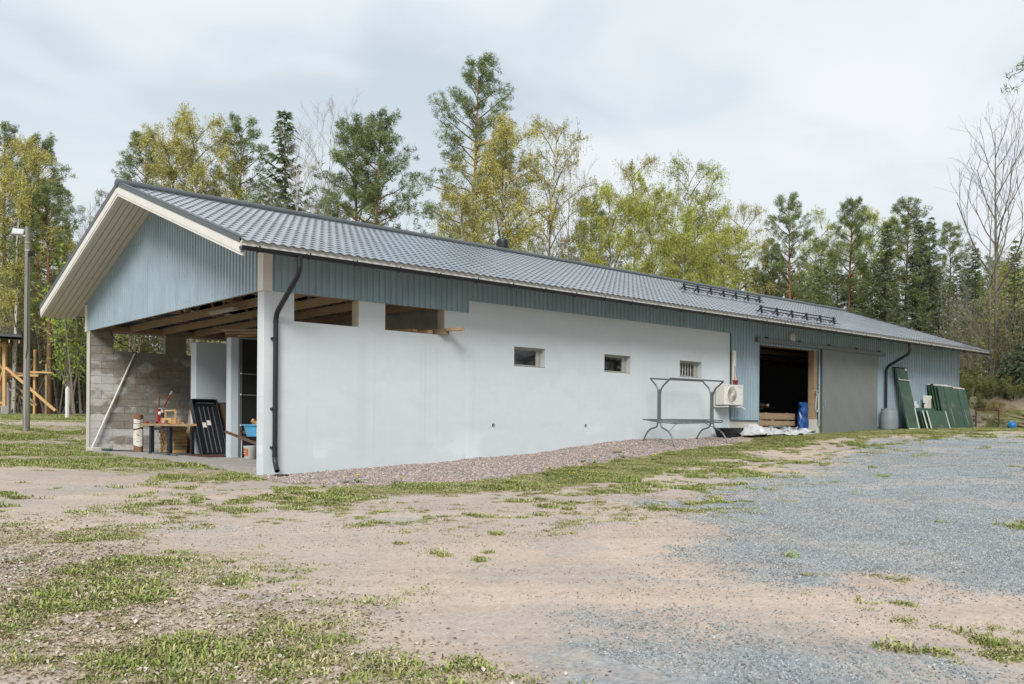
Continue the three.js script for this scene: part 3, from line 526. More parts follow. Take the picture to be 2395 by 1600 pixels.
// -- roof: pressed metal tile sheets, six waves wide, eaves to ridge
{
  const roof = grp('roof', shed); const wave = (RX1 - RX0) / 168, rows = 19, L = Math.hypot(EAVE_Z + .04 - RIDGE_Z, SLOPE * (EAVE_Z + .04 - RIDGE_Z)), rl = L / rows, seg = 9;
  const prof = t => { const c = .5 + .5 * Math.cos(2 * Math.PI * t); return .013 * Math.pow(c, .8); };
  const pos = [], nor = [], uv = [], idx = [];
  const nx = 6 * seg;
  for (let r = 0; r < rows; r++) {
    const s0 = r * rl, s1 = (r + 1) * rl + .0; // s from the eave up; low edge stands proud of the row below
    for (const [sa, ha, sb, hb] of [[s0, 1, s1, 0], [s0 - .002, -.2, s0, 1]]) {
      const k = pos.length / 3;
      for (let i = 0; i <= nx; i++) {
        const x = i / seg * wave, t = i / seg, h = prof(t), d = (prof(t + .01) - prof(t - .01)) / (.02 * wave);
        const dip = .022 * (1 - Math.cos(2 * Math.PI * t)) * .5; // low edge dips in the trough
        const nose = .0025 + .0125 * Math.pow(h / .013, 1.2); pos.push(x, h + ha * nose, -(sa - dip), x, h + hb * nose, -(sb - dip));
        const v = V(-d, sb - sa > .1 ? 1 : .05, sb - sa > .1 ? -.0 : 1).normalize(); nor.push(v.x, v.y, v.z, v.x, v.y, v.z); uv.push(x, sa, x, sb);
      }
      for (let i = 0; i < nx; i++) { const a = k + i * 2; idx.push(a, a + 2, a + 3, a, a + 3, a + 1); }
    }
  }
  const g = new THREE.BufferGeometry(); g.setAttribute('position', new THREE.Float32BufferAttribute(pos, 3)); g.setAttribute('normal', new THREE.Float32BufferAttribute(nor, 3)); g.setAttribute('uv', new THREE.Float32BufferAttribute(uv, 2)); g.setIndex(idx);
  const gBack = (() => { const ps = [], ix = [], us = []; for (let i = 0; i <= 18; i++) for (const s of [0, L]) { ps.push(i / 3 * wave, prof(i / 3), -s); us.push(i / 3 * wave, s); } for (let i = 0; i < 18; i++) { const a = i * 2; ix.push(a, a + 2, a + 3, a, a + 3, a + 1); } const q = new THREE.BufferGeometry(); q.setAttribute('position', new THREE.Float32BufferAttribute(ps, 3)); q.setAttribute('uv', new THREE.Float32BufferAttribute(us, 2)); q.setIndex(ix); q.computeVertexNormals(); return q; })();
  const ang = Math.atan(SLOPE), R = rng(3);
  for (const side of [0, 1]) {
    for (let i = 0; i < 28; i++) {
      const m = part('roof_sheet', side ? gBack : g, M.roofSheets[Math.floor(R() * 3)], roof); const x = RX0 + i * 6 * wave, z = side ? RIDGE_Z - (EAVE_Z + .04 - RIDGE_Z) : EAVE_Z + .04;
      m.rotation.order = 'YXZ';
      if (!side) { m.rotation.x = ang; m.position.set(x, roofY(z) + .0, z); } else { m.rotation.y = Math.PI; m.rotation.x = ang; m.position.set(x + 6 * wave, roofY(z), z); }
      m.position.y += (R() - .5) * .004;
    }
  }
  // boarding under the sheets
  for (const s of [1, -1]) {
    const z0 = RIDGE_Z, z1 = RIDGE_Z + s * (EAVE_Z - .03 - RIDGE_Z), d = bx(RX0 + .03, RX1 - .03, -.06, -.03, 0, 1); d.applyMatrix4(new THREE.Matrix4().makeBasis(V(1, 0, 0), V(0, 1, 0), V(0, (roofY(z1) - RIDGE_Y), z1 - z0)).setPosition(0, RIDGE_Y, z0)); part('roof_boarding', d, M.wood, shed);
  }
  // ridge cap in lapped lengths
  for (let i = 0; i < 16; i++) {
    const x0 = RX0 - .02 + i * 1.948, g2 = new THREE.CylinderGeometry(.105 + (i % 2) * .004, .105 + (i % 2) * .004, 1.99, 14, 1, true, -Math.PI * .5 - .15, Math.PI + .3); g2.rotateZ(Math.PI / 2); g2.rotateX(0); 
    const p = g2.attributes.position; let up = 0; for (let k = 0; k < p.count; k++) up += p.getY(k); if (up < 0) g2.rotateX(Math.PI); g2.scale(1, .85, 1.15); g2.translate(x0 + .99, RIDGE_Y + .015, RIDGE_Z); part('ridge_cap', g2, M.flashing, roof);
  }
  const cap = new THREE.SphereGeometry(.115, 14, 8); cap.scale(.35, .85, 1.1); cap.translate(RX0 - .02, RIDGE_Y + .01, RIDGE_Z); part('ridge_end', cap, M.flashing, roof);
  // verge: flashing over a white bargeboard with a stepped lower strip
  for (const X of [RX0, RX1]) for (const s of [1, -1]) {
    const zE = RIDGE_Z + s * (EAVE_Z + .02 - RIDGE_Z), d = X < 0 ? -1 : 1; const quad = (o0, o1, xa, xb, zF = zE) => { const sh = loft([[V(xa, RIDGE_Y + o0, RIDGE_Z), V(xb, RIDGE_Y + o0, RIDGE_Z), V(xb, RIDGE_Y + o1, RIDGE_Z), V(xa, RIDGE_Y + o1, RIDGE_Z), V(xa, RIDGE_Y + o0, RIDGE_Z)], [V(xa, roofY(zF) + o0, zF), V(xb, roofY(zF) + o0, zF), V(xb, roofY(zF) + o1, zF), V(xa, roofY(zF) + o1, zF), V(xa, roofY(zF) + o0, zF)]]); return muv(toCreasedNormals(sh, .4)); };
    const cap0 = (o0, o1, xa, xb) => bx(xa, xb, roofY(zE) + o1, roofY(zE) + o0, zE - .002 * s, zE);
    part('verge_flashing', [quad(.045, -.055, X + d * .016, X + d * .024), quad(.050, .040, X - d * .08, X + d * .024)], M.flashing, roof);
    part('bargeboard', [quad(-.035, -.215, X - d * .012, X + d * .012), cap0(-.035, -.215, X - d * .012, X + d * .012)], M.white, shed);
    part('bargeboard_strip', [quad(-.205, -.265, X - d * .06, X - d * .0), cap0(-.205, -.265, X - d * .06, X)], M.white, shed);
    // soffit boards along the slope
    if (X < 0) for (let b = 0; b < 6; b++) { const xa = RX0 + .062 + b * .1365, q = quad(-.226, -.242, xa + .0, xa + .1185, s > 0 ? -.02 : zE); part('soffit_board', q, M.soffit, shed); }
    part('soffit_backing', quad(-.205, -.215, X < 0 ? X + .02 : LX, X < 0 ? -.0 : X - .02, s > 0 ? -.02 : zE), M.wood, shed);
  }
  // eaves: fascia, sloping soffit boards
  for (const s of [1, -1]) {
    const z = RIDGE_Z + s * (EAVE_Z - RIDGE_Z); part('fascia', bx(RX0 + .014, RX1 - .014, 3.765, 3.925, z - s * .024, z), M.white, shed);
    part('fascia_strip', bx(RX0 + .014, RX1 - .014, 3.895, 3.935, z + s * .002, z + s * .014), M.white, shed);
    const wz = s > 0 ? .05 : RZ - .05; for (let b = 0; b < 6; b++) { const t0 = b / 6, t1 = (b + .95) / 6, za = lerp(z - s * .03, wz, t0), zb = lerp(z - s * .03, wz, t1), ya = 3.775 + Math.abs(za - z) * SLOPE, yb = 3.775 + Math.abs(zb - z) * SLOPE; part('eave_soffit_board', [loft([[V(RX0 + .06, ya, za), V(RX1 - .06, ya, za)], [V(RX0 + .06, yb, zb), V(RX1 - .06, yb, zb)]]), loft([[V(RX0 + .06, ya + .014, za), V(RX1 - .06, ya + .014, za)], [V(RX0 + .06, yb + .014, zb), V(RX1 - .06, yb + .014, zb)]])], M.soffit, shed); }
  }
  // gutters with brackets
  for (const s of [1, -1]) {
    const gz = RIDGE_Z + s * (EAVE_Z + .075 - RIDGE_Z), gyy = 3.808, gut = grp('gutter', shed);
    const sh = []; for (let i = 0; i <= 12; i++) { const a = Math.PI + i / 12 * Math.PI; sh.push([Math.cos(a) * .065, Math.sin(a) * .062]); }
    const rowA = sh.map(([a, b]) => V(RX0 - .03, gyy + b, gz + a)), rowB = sh.map(([a, b]) => V(RX1 + .05, gyy + b, gz + a)); const inA = sh.map(([a, b]) => V(RX0 - .03, gyy + b * .96, gz + a * .96)), inB = sh.map(([a, b]) => V(RX1 + .05, gyy + b * .96, gz + a * .96));
    part('trough', [loft([rowA, rowB]), loft([inA, inB])], M.black, gut);
    for (const e of [RX0 - .03, RX1 + .05]) { const f = new THREE.CircleGeometry(.064, 16, Math.PI, Math.PI); f.rotateY(Math.PI / 2); f.translate(e, gyy, gz); part('end_cap', f, M.flashing, gut); }
    part('bead', [pipe([V(RX0 - .03, gyy, gz + s * .066), V(RX1 + .05, gyy, gz + s * .066)], .008, .1, 6, 2)], M.black, gut);
    if (s > 0) for (let i = 0; i < 33; i++) { const x = RX0 + .28 + i * .94; const t = new THREE.TorusGeometry(.068, .007, 5, 12, Math.PI); t.rotateZ(Math.PI); t.rotateY(Math.PI / 2); t.scale(2.2, 1, 1); t.translate(x, gyy, gz); part('bracket', [t, bx(x - .014, x + .014, gyy - .01, gyy + .045, gz - .082, gz - .068), bx(x - .012, x + .012, gyy - .004, gyy + .03, gz + .062, gz + .074)], M.black, gut); }
  }
}
// -- downpipes
{
  const dp = (pts, r, name = 'downpipe') => { const d = grp(name, shed); part('pipe', pipe(pts, r, .16, 14, 120), M.black, d); return d; };
  const gz = EAVE_Z + .075;
  const d1 = dp([V(.15, 3.78, gz), V(.15, 3.48, gz), V(.19, 2.86, .085), V(.19, .20, .085), V(.16, .03, .24)], .047);
  part('outlet', lathe([[.062, .05], [.056, .02], [.05, -.1], [.05, -.14]], 16).translate(.15, 3.75, gz), M.black, d1);
  for (const y of [2.42, 1.15, .45]) part('clip', [new THREE.TorusGeometry(.05, .007, 6, 16).rotateX(Math.PI / 2).translate(.19, y, .085), bx(.13, .16, y - .02, y + .02, .0, .08)], M.black, d1);
  for (const [a, b] of [[V(.15, 3.58, gz), V(.15, 3.61, gz)], [V(.19, 2.70, .085), V(.19, 2.74, .085)], [V(.19, .28, .085), V(.19, .33, .085)]]) part('collar', rod(a, b, .051, .051, 16), M.black, d1);
  const d2 = dp([V(23.25, 3.78, gz), V(23.27, 3.45, gz), V(23.4, 3.0, .12), V(23.4, 1.5, .12)], .05);
  part('outlet', lathe([[.062, .05], [.056, .02], [.05, -.1], [.05, -.14]], 16).translate(23.25, 3.75, gz), M.black, d2);
  for (const y of [2.8, 1.9]) part('clip', new THREE.TorusGeometry(.053, .007, 6, 16).rotateX(Math.PI / 2).translate(23.4, y, .12), M.black, d2);
  const rz = RZ - .085, gzr = 2 * RIDGE_Z - gz; const d3 = dp([V(.35, 3.83, gzr), V(.35, 3.62, gzr), V(.2, 3.0, rz), V(.2, .2, rz)], .047);
  part('clip', new THREE.TorusGeometry(.05, .007, 6, 16).rotateX(Math.PI / 2).translate(.2, 2.4, rz), M.black, d3);
}
// -- sliding door on its rail, door post and threshold
{
  const d = grp('sliding_door', shed); const xs = [19.13, 20.5, 21.72, 22.82];
  for (let i = 0; i < 3; i++) part('door_panel', rbx(xs[i] + .002, xs[i + 1] - .002, .695, 3.385, .062, .104, .004), M.doorPaint, d);
  part('edge_strip', bx(19.115, 19.135, .69, 3.38, .058, .108), M.flashing, d);
  part('handle', pipe([V(19.23, 1.55, .10), V(19.23, 1.55, .15), V(19.23, 1.72, .15), V(19.23, 1.72, .10)], .009, .03, 8, 24), M.galv, d);
  part('latch_plate', bx(19.19, 19.235, 1.50, 1.56, .104, .112), M.galv, d);
  part('door_rail', [bx(15.44, 23.3, 3.375, 3.50, .058, .15), bx(15.43, 15.46, 3.37, 3.505, .05, .155)], M.rail, shed);
  for (const x of [16, 17.8, 19.6, 21.4, 23]) part('rail_bracket', bx(x - .03, x + .03, 3.50, 3.56, .04, .10), M.flashing, shed);
  part('door_post', bx(18.83, 19.05, 1.13, 3.33, -.22, -.02), M.wood, shed);
  part('post_base', bx(18.83, 19.06, .60, 1.13, -.22, -.015), M.plinth, shed);
  part('threshold', rbx(15.62, 19.2, .45, .705, -.30, .12, .01), M.concrete, shed);
  part('lintel', bx(15.5, 19.1, 3.32, 3.55, -.24, -.03), M.wood, shed);
  part('store_beam', [0, 1, 2, 3].map(i => bx(14.6, 29, 3.45, 3.6, -1.2 - i * 1.6, -1.12 - i * 1.6)), M.wood, shed);
}
// -- roof timbers over the carport
{
  const xs = [.12, 1.02, 1.92, 2.82, 3.72];
  xs.forEach((x, i) => {
    const t = grp('roof_truss', shed); const m = M.wood;
    part('bottom_chord', bar(V(x, 3.40, -.25), V(x, 3.40, -10.08), .05, .17), m, t);
    for (const s of [1, -1]) { const ze = RIDGE_Z + s * (4.9), p = V(x, roofY(ze) - .26, ze), q = V(x, RIDGE_Y - .26, RIDGE_Z); part('top_chord', bar(p, q, .05, .14), m, t); part('web', bar(V(x + .05, 3.48, RIDGE_Z + s * 1.1), V(x + .05, RIDGE_Y - .35, RIDGE_Z + s * .15), .045, .10), m, t); part('web', bar(V(x + .05, 3.48, RIDGE_Z + s * 1.3), V(x + .05, roofY(RIDGE_Z + s * 2.8) - .3, RIDGE_Z + s * 2.7), .045, .10), m, t); part('web', bar(V(x + .05, 3.48, RIDGE_Z + s * 3.3), V(x + .05, roofY(RIDGE_Z + s * 2.9) - .3, RIDGE_Z + s * 2.85), .045, .10), m, t); }
  });
  for (const z of [-1.3, -3.6, -6.6, -8.9]) part('brace_batten', bar(V(.05, 3.52, z), V(4.5, 3.52, z + .5), .10, .03), M.wood, shed);
  for (const z of [-1.9, -7.6]) part('diagonal_batten', bar(V(.05, 3.545, z), V(4.5, 3.545, z - 1.8), .10, .028), M.wood, shed);
  part('wall_plate', [bx(0.02, 4.5, 3.30, 3.315, -.23, -.02), bx(.02, 4.5, 3.302, 3.45, -10.31, -10.12)], M.wood, shed);
  part('gable_beam', bx(.012, .06, 3.29, 3.50, -10.1, -.26), M.wood, shed);
  // carport strip light
  const a = onY(500, 729, 3.24), b = onY(575, 722, 3.24);
  const l = thing('strip_light', 'unlit white strip light fixed under the carport roof beams', 'light', [0, 0, 0]);
  part('housing', rbx(.62, .76, 3.255, 3.31, -3.95, -2.72, .02), std([.34, .33, .29], .5), l); part('diffuser', rbx(.64, .74, 3.23, 3.255, -3.92, -2.75, .012), std([.42, .41, .35], .4), l);
}
// round wall lamp, roof vent, snow guards
{
  const l = thing('round_wall_lamp', 'round white bulkhead lamp on the dark cladding above the open doorway', 'lamp', [17.42, 3.635, .045]);
  const d = lathe([[.001, .07], [.10, .066], [.145, .045], [.16, .01], [.16, 0]], 28); d.rotateX(Math.PI / 2); part('glass_cover', d, M.lampGlass, l); const b = new THREE.CylinderGeometry(.165, .165, .03, 28); b.rotateX(Math.PI / 2); b.translate(0, 0, -.006); part('base', b, M.plasticWhite, l);
  const v = grp('roof_vent', shed); const vz = -5.55, vy = roofY(vz);
  part('pipe', new THREE.CylinderGeometry(.13, .14, .5, 20).translate(10.45, vy + .15, vz), M.black, v);
  part('hood', lathe([[.15, .22], [.175, .26], [.178, .50], [.165, .56], [.13, .585], [.001, .59]], 24).translate(10.45, vy, vz), M.black, v);
  part('collar', lathe([[.20, .08], [.17, .16], [.155, .2]], 20).translate(10.45, vy, vz), M.black, v);
  for (const [xa, xb, z, n] of [[15.02, 19.1, -2.2, 7], [15.05, 19.1, .52, 6]]) {
    const g = grp('snow_guard', shed), y = roofY(z) + .05; const nn = V(0, Math.cos(Math.atan(SLOPE)), Math.sin(Math.atan(SLOPE)));
    for (const [h, f] of [[.10, 0], [.19, -.02]]) part('rail', rod(V(xa - .1, y + h, z + f), V(xb + .1, y + h, z + f), .019, .019, 8), M.black, g);
    for (let i = 0; i < n; i++) { const x = lerp(xa, xb, i / (n - 1)); part('bracket', [bar(V(x, y - .01, z + .18), V(x, y + .10 + .01, z - .22), .035, .02), bar(V(x, y, z), V(x, y + .23, z - .03), .04, .05, V(1, 0, 0)), bar(V(x, y + .05, z - .16), V(x, y + .2, z - .02), .03, .02)], M.black, g); }
  }
}

// ---------------------------------------------------------------- things in the carport
const fy = z => .062 + (.08 / 10.3) * Math.abs(z);
const gauss = R => (R() + R() + R() - 1.5) / 1.5;
// a split log: a wedge or a half round with bark on its back, axis along x
function splitLog(L, r, R, kind) {
  const pts = []; const n = 7, a0 = R() * 6.28, span = kind ? Math.PI : 1.5 + R() * .7;
  for (let i = 0; i <= n; i++) { const a = -span / 2 + span * i / n; pts.push([Math.cos(a) * r * (.93 + R() * .12), Math.sin(a) * r * (.93 + R() * .12)]); }
  pts.push([kind ? 0 : -.08 * r, (R() - .5) * .2 * r]);
  const cx = pts.reduce((s, p) => s + p[0], 0) / pts.length, cy = pts.reduce((s, p) => s + p[1], 0) / pts.length;
  const sh = new THREE.Shape(pts.map(p => new THREE.Vector2((p[0] - cx) * Math.cos(a0) - (p[1] - cy) * Math.sin(a0), (p[0] - cx) * Math.sin(a0) + (p[1] - cy) * Math.cos(a0))));
  const g = new THREE.ExtrudeGeometry(sh, { depth: L, bevelEnabled: false }); g.rotateY(-Math.PI / 2); g.translate(L / 2, 0, 0); return muv(g, R() * 3);
}
// stacked firewood beside the near partition: every log a thing
{
  const R = rng(77), kinds = Array.from({ length: 8 }, (_, i) => splitLog(.32, .075, R, i % 3 === 0)); const wood = [M.splitWood, M.splitWood, M.pine, M.pineOld]; let n = 0;
  for (let r = 0; r < 9; r++) { const y = fy(-7.2) + .045 + r * .082; for (let c = 0; c < 10; c++) { const z = -7.66 + c * .096 + (r % 2) * .045 + gauss(R) * .012; if (z > -6.74 || (r > 7 && R() < .5)) continue; const m = solo('firewood_log', kinds[Math.floor(R() * 8)], wood[Math.floor(R() * 4)], 'split log in the firewood stack beside the grey partition under the workbench', 'log', [1.12 + gauss(R) * .03, y, z], 0, 'firewood stacked beside the partition'); m.rotation.x = R() * .7; m.scale.set(1, .75 + R() * .4, .75 + R() * .4); n++; } }
  solo('plank', bar(V(1.0, .86, -7.7), V(1.0, .88, -6.72), .25, .03), M.wood, 'brown board lying on top of the firewood stack', 'board');
  solo('plank', bar(V(1.02, .93, -7.6), V(1.02, .945, -6.75), .18, .028), M.pineOld, 'shorter pale board lying above the board on the firewood stack', 'board');
}
// workbench with steel legs
{
  const t = thing('workbench', 'wooden topped workbench on black steel legs in the carport', 'workbench', [.86, 0, -6.55]); const y = fy(-6.5);
  part('tabletop', [rbx(-.36, .34, .80, .845, -1.22, .62, .006)], M.pine, t);
  part('edge_board', rbx(-.40, -.362, .795, .842, -1.1, 2.1, .004), M.pineOld, t);
  for (const z of [-.62, .56]) { part('leg', [bx(-.31, -.25, y, .80, z - .055, z + .055), bx(-.315, -.235, y, .80, z - .06, z - .05), bx(-.315, -.235, y, .80, z + .05, z + .06)], M.black, t); part('leg', bx(.22, .29, y, .80, z - .05, z + .05), M.black, t); part('foot', bx(-.36, .32, y, y + .035, z - .03, z + .03), M.steel, t); }
  part('stretcher', [bx(-.29, -.24, .69, .755, -.565, .505)], M.black, t); part('bottom_rail', bx(-.3, -.26, y + .0, y + .04, -.55, 1.0), M.steel, t);
}
// brown boards leaning behind the bench
solo('plank', bar(V(1.45, fy(-7), -7.05), V(1.62, 1.30, -7.05), .62, .03, V(1, 0, 0)), M.pineOld, 'wide weathered board leaning upright behind the workbench', 'board');
solo('plank', bar(V(1.5, fy(-6.7), -6.95 + .22), V(1.66, 1.28, -6.95 + .22), .1, .03, V(1, 0, 0)), M.woodDark, 'narrow dark board leaning upright behind the workbench', 'board');
// tool tote
{
  const t = thing('tool_tote', 'small pale wooden tool tote with a bar handle on the workbench', 'tool box', [.70, .848, -6.28], 0);
  part('side', [bx(-.09, .09, 0, .14, -.30, -.28)], M.pine, t); part('side', bx(-.09, .09, 0, .14, .28, .30), M.pine, t);
  part('upright', bx(-.02, .02, .0, .33, -.325, -.302), M.pine, t); part('upright', bx(-.02, .02, .0, .33, .302, .325), M.pine, t); part('handle', bx(-.018, .018, .30, .332, -.30, .30), M.pine, t);
  part('front_board', bx(-.10, -.086, .02, .14, -.30, .30), M.pine, t); part('back_board', bx(.086, .10, .02, .14, -.30, .30), M.pine, t); part('bottom', bx(-.085, .085, .005, .02, -.28, .28), M.pine, t);
  const h = lathe([[.02, 0], [.03, .03], [.012, .09], [.012, .12], [.001, .122]], 10); const b = solo('small_bottle', h, M.blackMat, 'small dark bottle standing in the wooden tool tote', 'bottle', [.70, .870, -6.38]);
  solo('paint_tin', lathe([[.001, 0], [.045, 0], [.045, .09], [.042, .095], [.001, .095]], 14), M.galv, 'small metal tin standing in the wooden tool tote', 'tin', [.70, .870, -6.16]);
  solo('clamp_block', rbx(-.03, .03, 0, .09, -.045, .045, .01), M.woodDark, 'small dark block standing in front of the tool tote', 'block', [.57, .848, -6.2]);
}
// log splitter with red frame and long handles
{
  const t = thing('log_splitter', 'red hand log splitter with two long lever handles on the workbench', 'log splitter', [.72, .848, -6.92]);
  part('post', rod(V(-.02, 0, -.1), V(-.02, .78, -.1), .022, .018, 8), M.rust, t); part('frame', [bx(-.06, .05, 0, .36, -.17, -.06), bx(-.06, .06, 0, .05, -.2, .26)], M.red, t);
  part('lever', pipe([V(0, .28, .02), V(.02, .42, .14), V(.06, .74, .46)], .018, .05, 8, 20), M.red, t); part('grip', rod(V(.055, .70, .42), V(.066, .78, .50), .024, .02, 8), M.galv, t);
  part('ram', [rod(V(.02, .05, .05), V(.02, .36, .05), .055, .05, 14), bx(-.05, .09, .36, .385, -.04, .14)], M.galv, t); part('motor', [rod(V(.0, .03, .13), V(.0, .27, .13), .055, .06, 12)], M.blackMat, t); part('gauge', new THREE.SphereGeometry(.045, 12, 8).translate(-.05, .25, .04), M.plasticWhite, t);
  const s = thing('hand_saw', 'old red handled tool lying on the left end of the workbench', 'tool', [.62, .848, -7.45]); part('blade', [bx(-.02, .02, 0, .012, -.15, .42)], M.rust, s); part('handle', rbx(-.035, .035, 0, .05, -.3, -.13, .015), M.red, s);
}
// birch log standing on end, white bark peeled in rings
{
  const t = thing('birch_log', 'upright birch log with white bark and brown peeled bands beside the workbench', 'log', [.62, fy(-8.2), -8.2]);
  const R = rng(5), seg = 22; const ring = (y, r) => Array.from({ length: seg }, (_, i) => { const a = i / seg * 6.2832; const k = 1 + .08 * Math.sin(a * 2 + y * 3) + .05 * Math.sin(a * 5 + y * 7); return V(Math.cos(a) * r * k, y + .02 * Math.sin(a * 2.0 + y * 9), Math.sin(a) * r * k); });
  const band = (y0, y1, r, m, n) => { const rows = []; for (let i = 0; i <= 5; i++) rows.push(ring(lerp(y0, y1, i / 5), r * (.98 + .05 * R()))); part(n, loft(rows.map(q => [...q, q[0]])), m, t); };
  const bark = std(grey(1), .8, { map: tex(256, 256, (u, v) => { const s = vn(u * 9, v * 60, 7), k = fbm(u * 6, v * 9, 4, 9); const d = s > .80 && vn(u * 30, v * 8, 3) > .35 ? 1 : 0; return mix3([.66 * (.85 + .25 * k), .63 * (.85 + .25 * k), .57 * (.85 + .25 * k)], [.05, .04, .035], Math.max(d * .8, sstep(.68, .78, fbm(u * 3, v * 5, 4, 19)))); }) });
  const peel = std(grey(1), .9, { map: tex(256, 256, (u, v) => mix3([.13, .065, .035], [.26, .15, .085], fbm(u * 12, v * 4, 4, 29))) });
  band(0, .16, .104, peel, 'bare_band'); band(.155, .56, .112, bark, 'white_bark'); band(.55, .62, .104, peel, 'bare_band'); band(.61, .72, .113, bark, 'white_bark'); band(.715, .745, .105, peel, 'bare_band'); band(.74, .83, .112, bark, 'white_bark'); band(.82, .945, .106, peel, 'bare_band');
  part('cut_end', new THREE.CircleGeometry(.1, 20).rotateX(-Math.PI / 2).translate(0, .93, 0), M.splitWood, t);
}
// white pole leaning on the rear wall, loose cable, bits on the floor
solo('white_pole', rod(V(.02, fy(-10) + .01, -9.98), V(1.14, 2.74, -10.06), .028, .024, 12), M.plasticWhite, 'long white pole leaning diagonally on the bare block wall', 'pole');
{ const pts = [onX(258, 764, .1), onX(285, 782, .4), onX(308, 806, .75), V(1.1, 2.82, -10.04)]; pts[0].set(.06, 3.3, -8.7); solo('hanging_cable', new THREE.TubeGeometry(new THREE.CatmullRomCurve3([V(.06, 3.30, -8.75), V(.2, 3.12, -9.0), V(.62, 2.96, -9.6), V(1.0, 2.88, -9.98), V(1.12, 2.76, -10.06)]), 40, .013, 6), M.blackMat, 'black cable hanging from the gable edge to the rear wall opening', 'cable'); }
solo('concrete_offcut', rbx(-.12, .12, 0, .10, -.22, .22, .02), M.plinth, 'pale concrete offcut lying at the foot of the leaning white pole', 'block', [-.02, .12, -9.6]);
{ const t = thing('floor_brush', 'dark green hand brush lying on the slab edge near the block wall', 'brush', [.1, fy(-8.9), -8.95], .3); part('head', rbx(-.05, .05, .01, .07, -.16, .16, .02), M.greenPanel, t); part('handle', rod(V(0, .03, .15), V(.1, .02, .95), .014, .012, 8), M.blackMat, t); }
// black load tray leaning on the partition, brown board behind it, rubber mat
{
  const t = thing('load_tray', 'black ribbed plastic load tray leaning against the grey partition', 'tray', [1.52, fy(-5.6), -5.58]); t.rotation.set(-.49, 0, 0);
  const w = .62, L = 1.52, d = .14; part('base_sheet', rbx(-w / 2, w / 2, 0, L, -d, -d + .02, .008), M.black, t);
  for (let i = 0; i < 5; i++) { const x = -w / 2 + .09 + i * .11; part('rib', rbx(x - .016, x + .016, .12, L - .14, -d + .018, -d + .042, .01), std([.055, .058, .062], .35), t); }
  part('side_wall', rbx(-w / 2 - .02, -w / 2 + .02, 0, L, -d, .015, .012), M.black, t); part('side_wall', rbx(w / 2 - .02, w / 2 + .02, 0, L, -d, .015, .012), M.black, t); part('end_wall', rbx(-w / 2, w / 2, L - .03, L + .01, -d, .015, .012), M.black, t); part('end_wall', rbx(-w / 2, w / 2, -.01, .03, -d, .015, .012), M.black, t);
  part('white_label', [bx(-.12, -.03, .80, .93, -d + .044, -d + .047), bx(.0, .09, .86, .99, -d + .044, -d + .047)], M.plasticWhite, t);
  solo('plank', bar(V(2.3, fy(-6) + .01, -6.05), V(2.3, 1.38, -6.34), .85, .02, V(0, 0, 1)), M.woodDark, 'dark brown sheet leaning on the partition behind the black tray', 'board');
  solo('rubber_mat', rbx(-.55, .95, 0, .022, -.62, .75, .008), std([.085, .035, .028], .85), 'reddish brown mat lying under the black load tray', 'mat', [1.45, fy(-5.4) + .002, -5.35]);
}
// black strip curtain on the near partition with white fixings
{ const t = thing('black_strip', 'tall black plastic strip fixed to the near partition with white straps', 'strip', [0, 0, 0]); part('sheet', rbx(1.58, 1.98, .09, 2.80, -4.40, -4.36, .008), M.blackMat, t); part('edge_post', rbx(1.53, 1.60, .09, 2.80, -4.40, -4.33, .008), std([.10, .105, .105], .6), t); for (const y of [2.0, 1.52, .82]) { part('strap', bx(1.56, 1.97, y, y + .007, -4.36, -4.352), M.plasticWhite, t); part('stud', new THREE.SphereGeometry(.022, 10, 8).translate(1.565, y + .007, -4.325), M.plasticWhite, t); } }
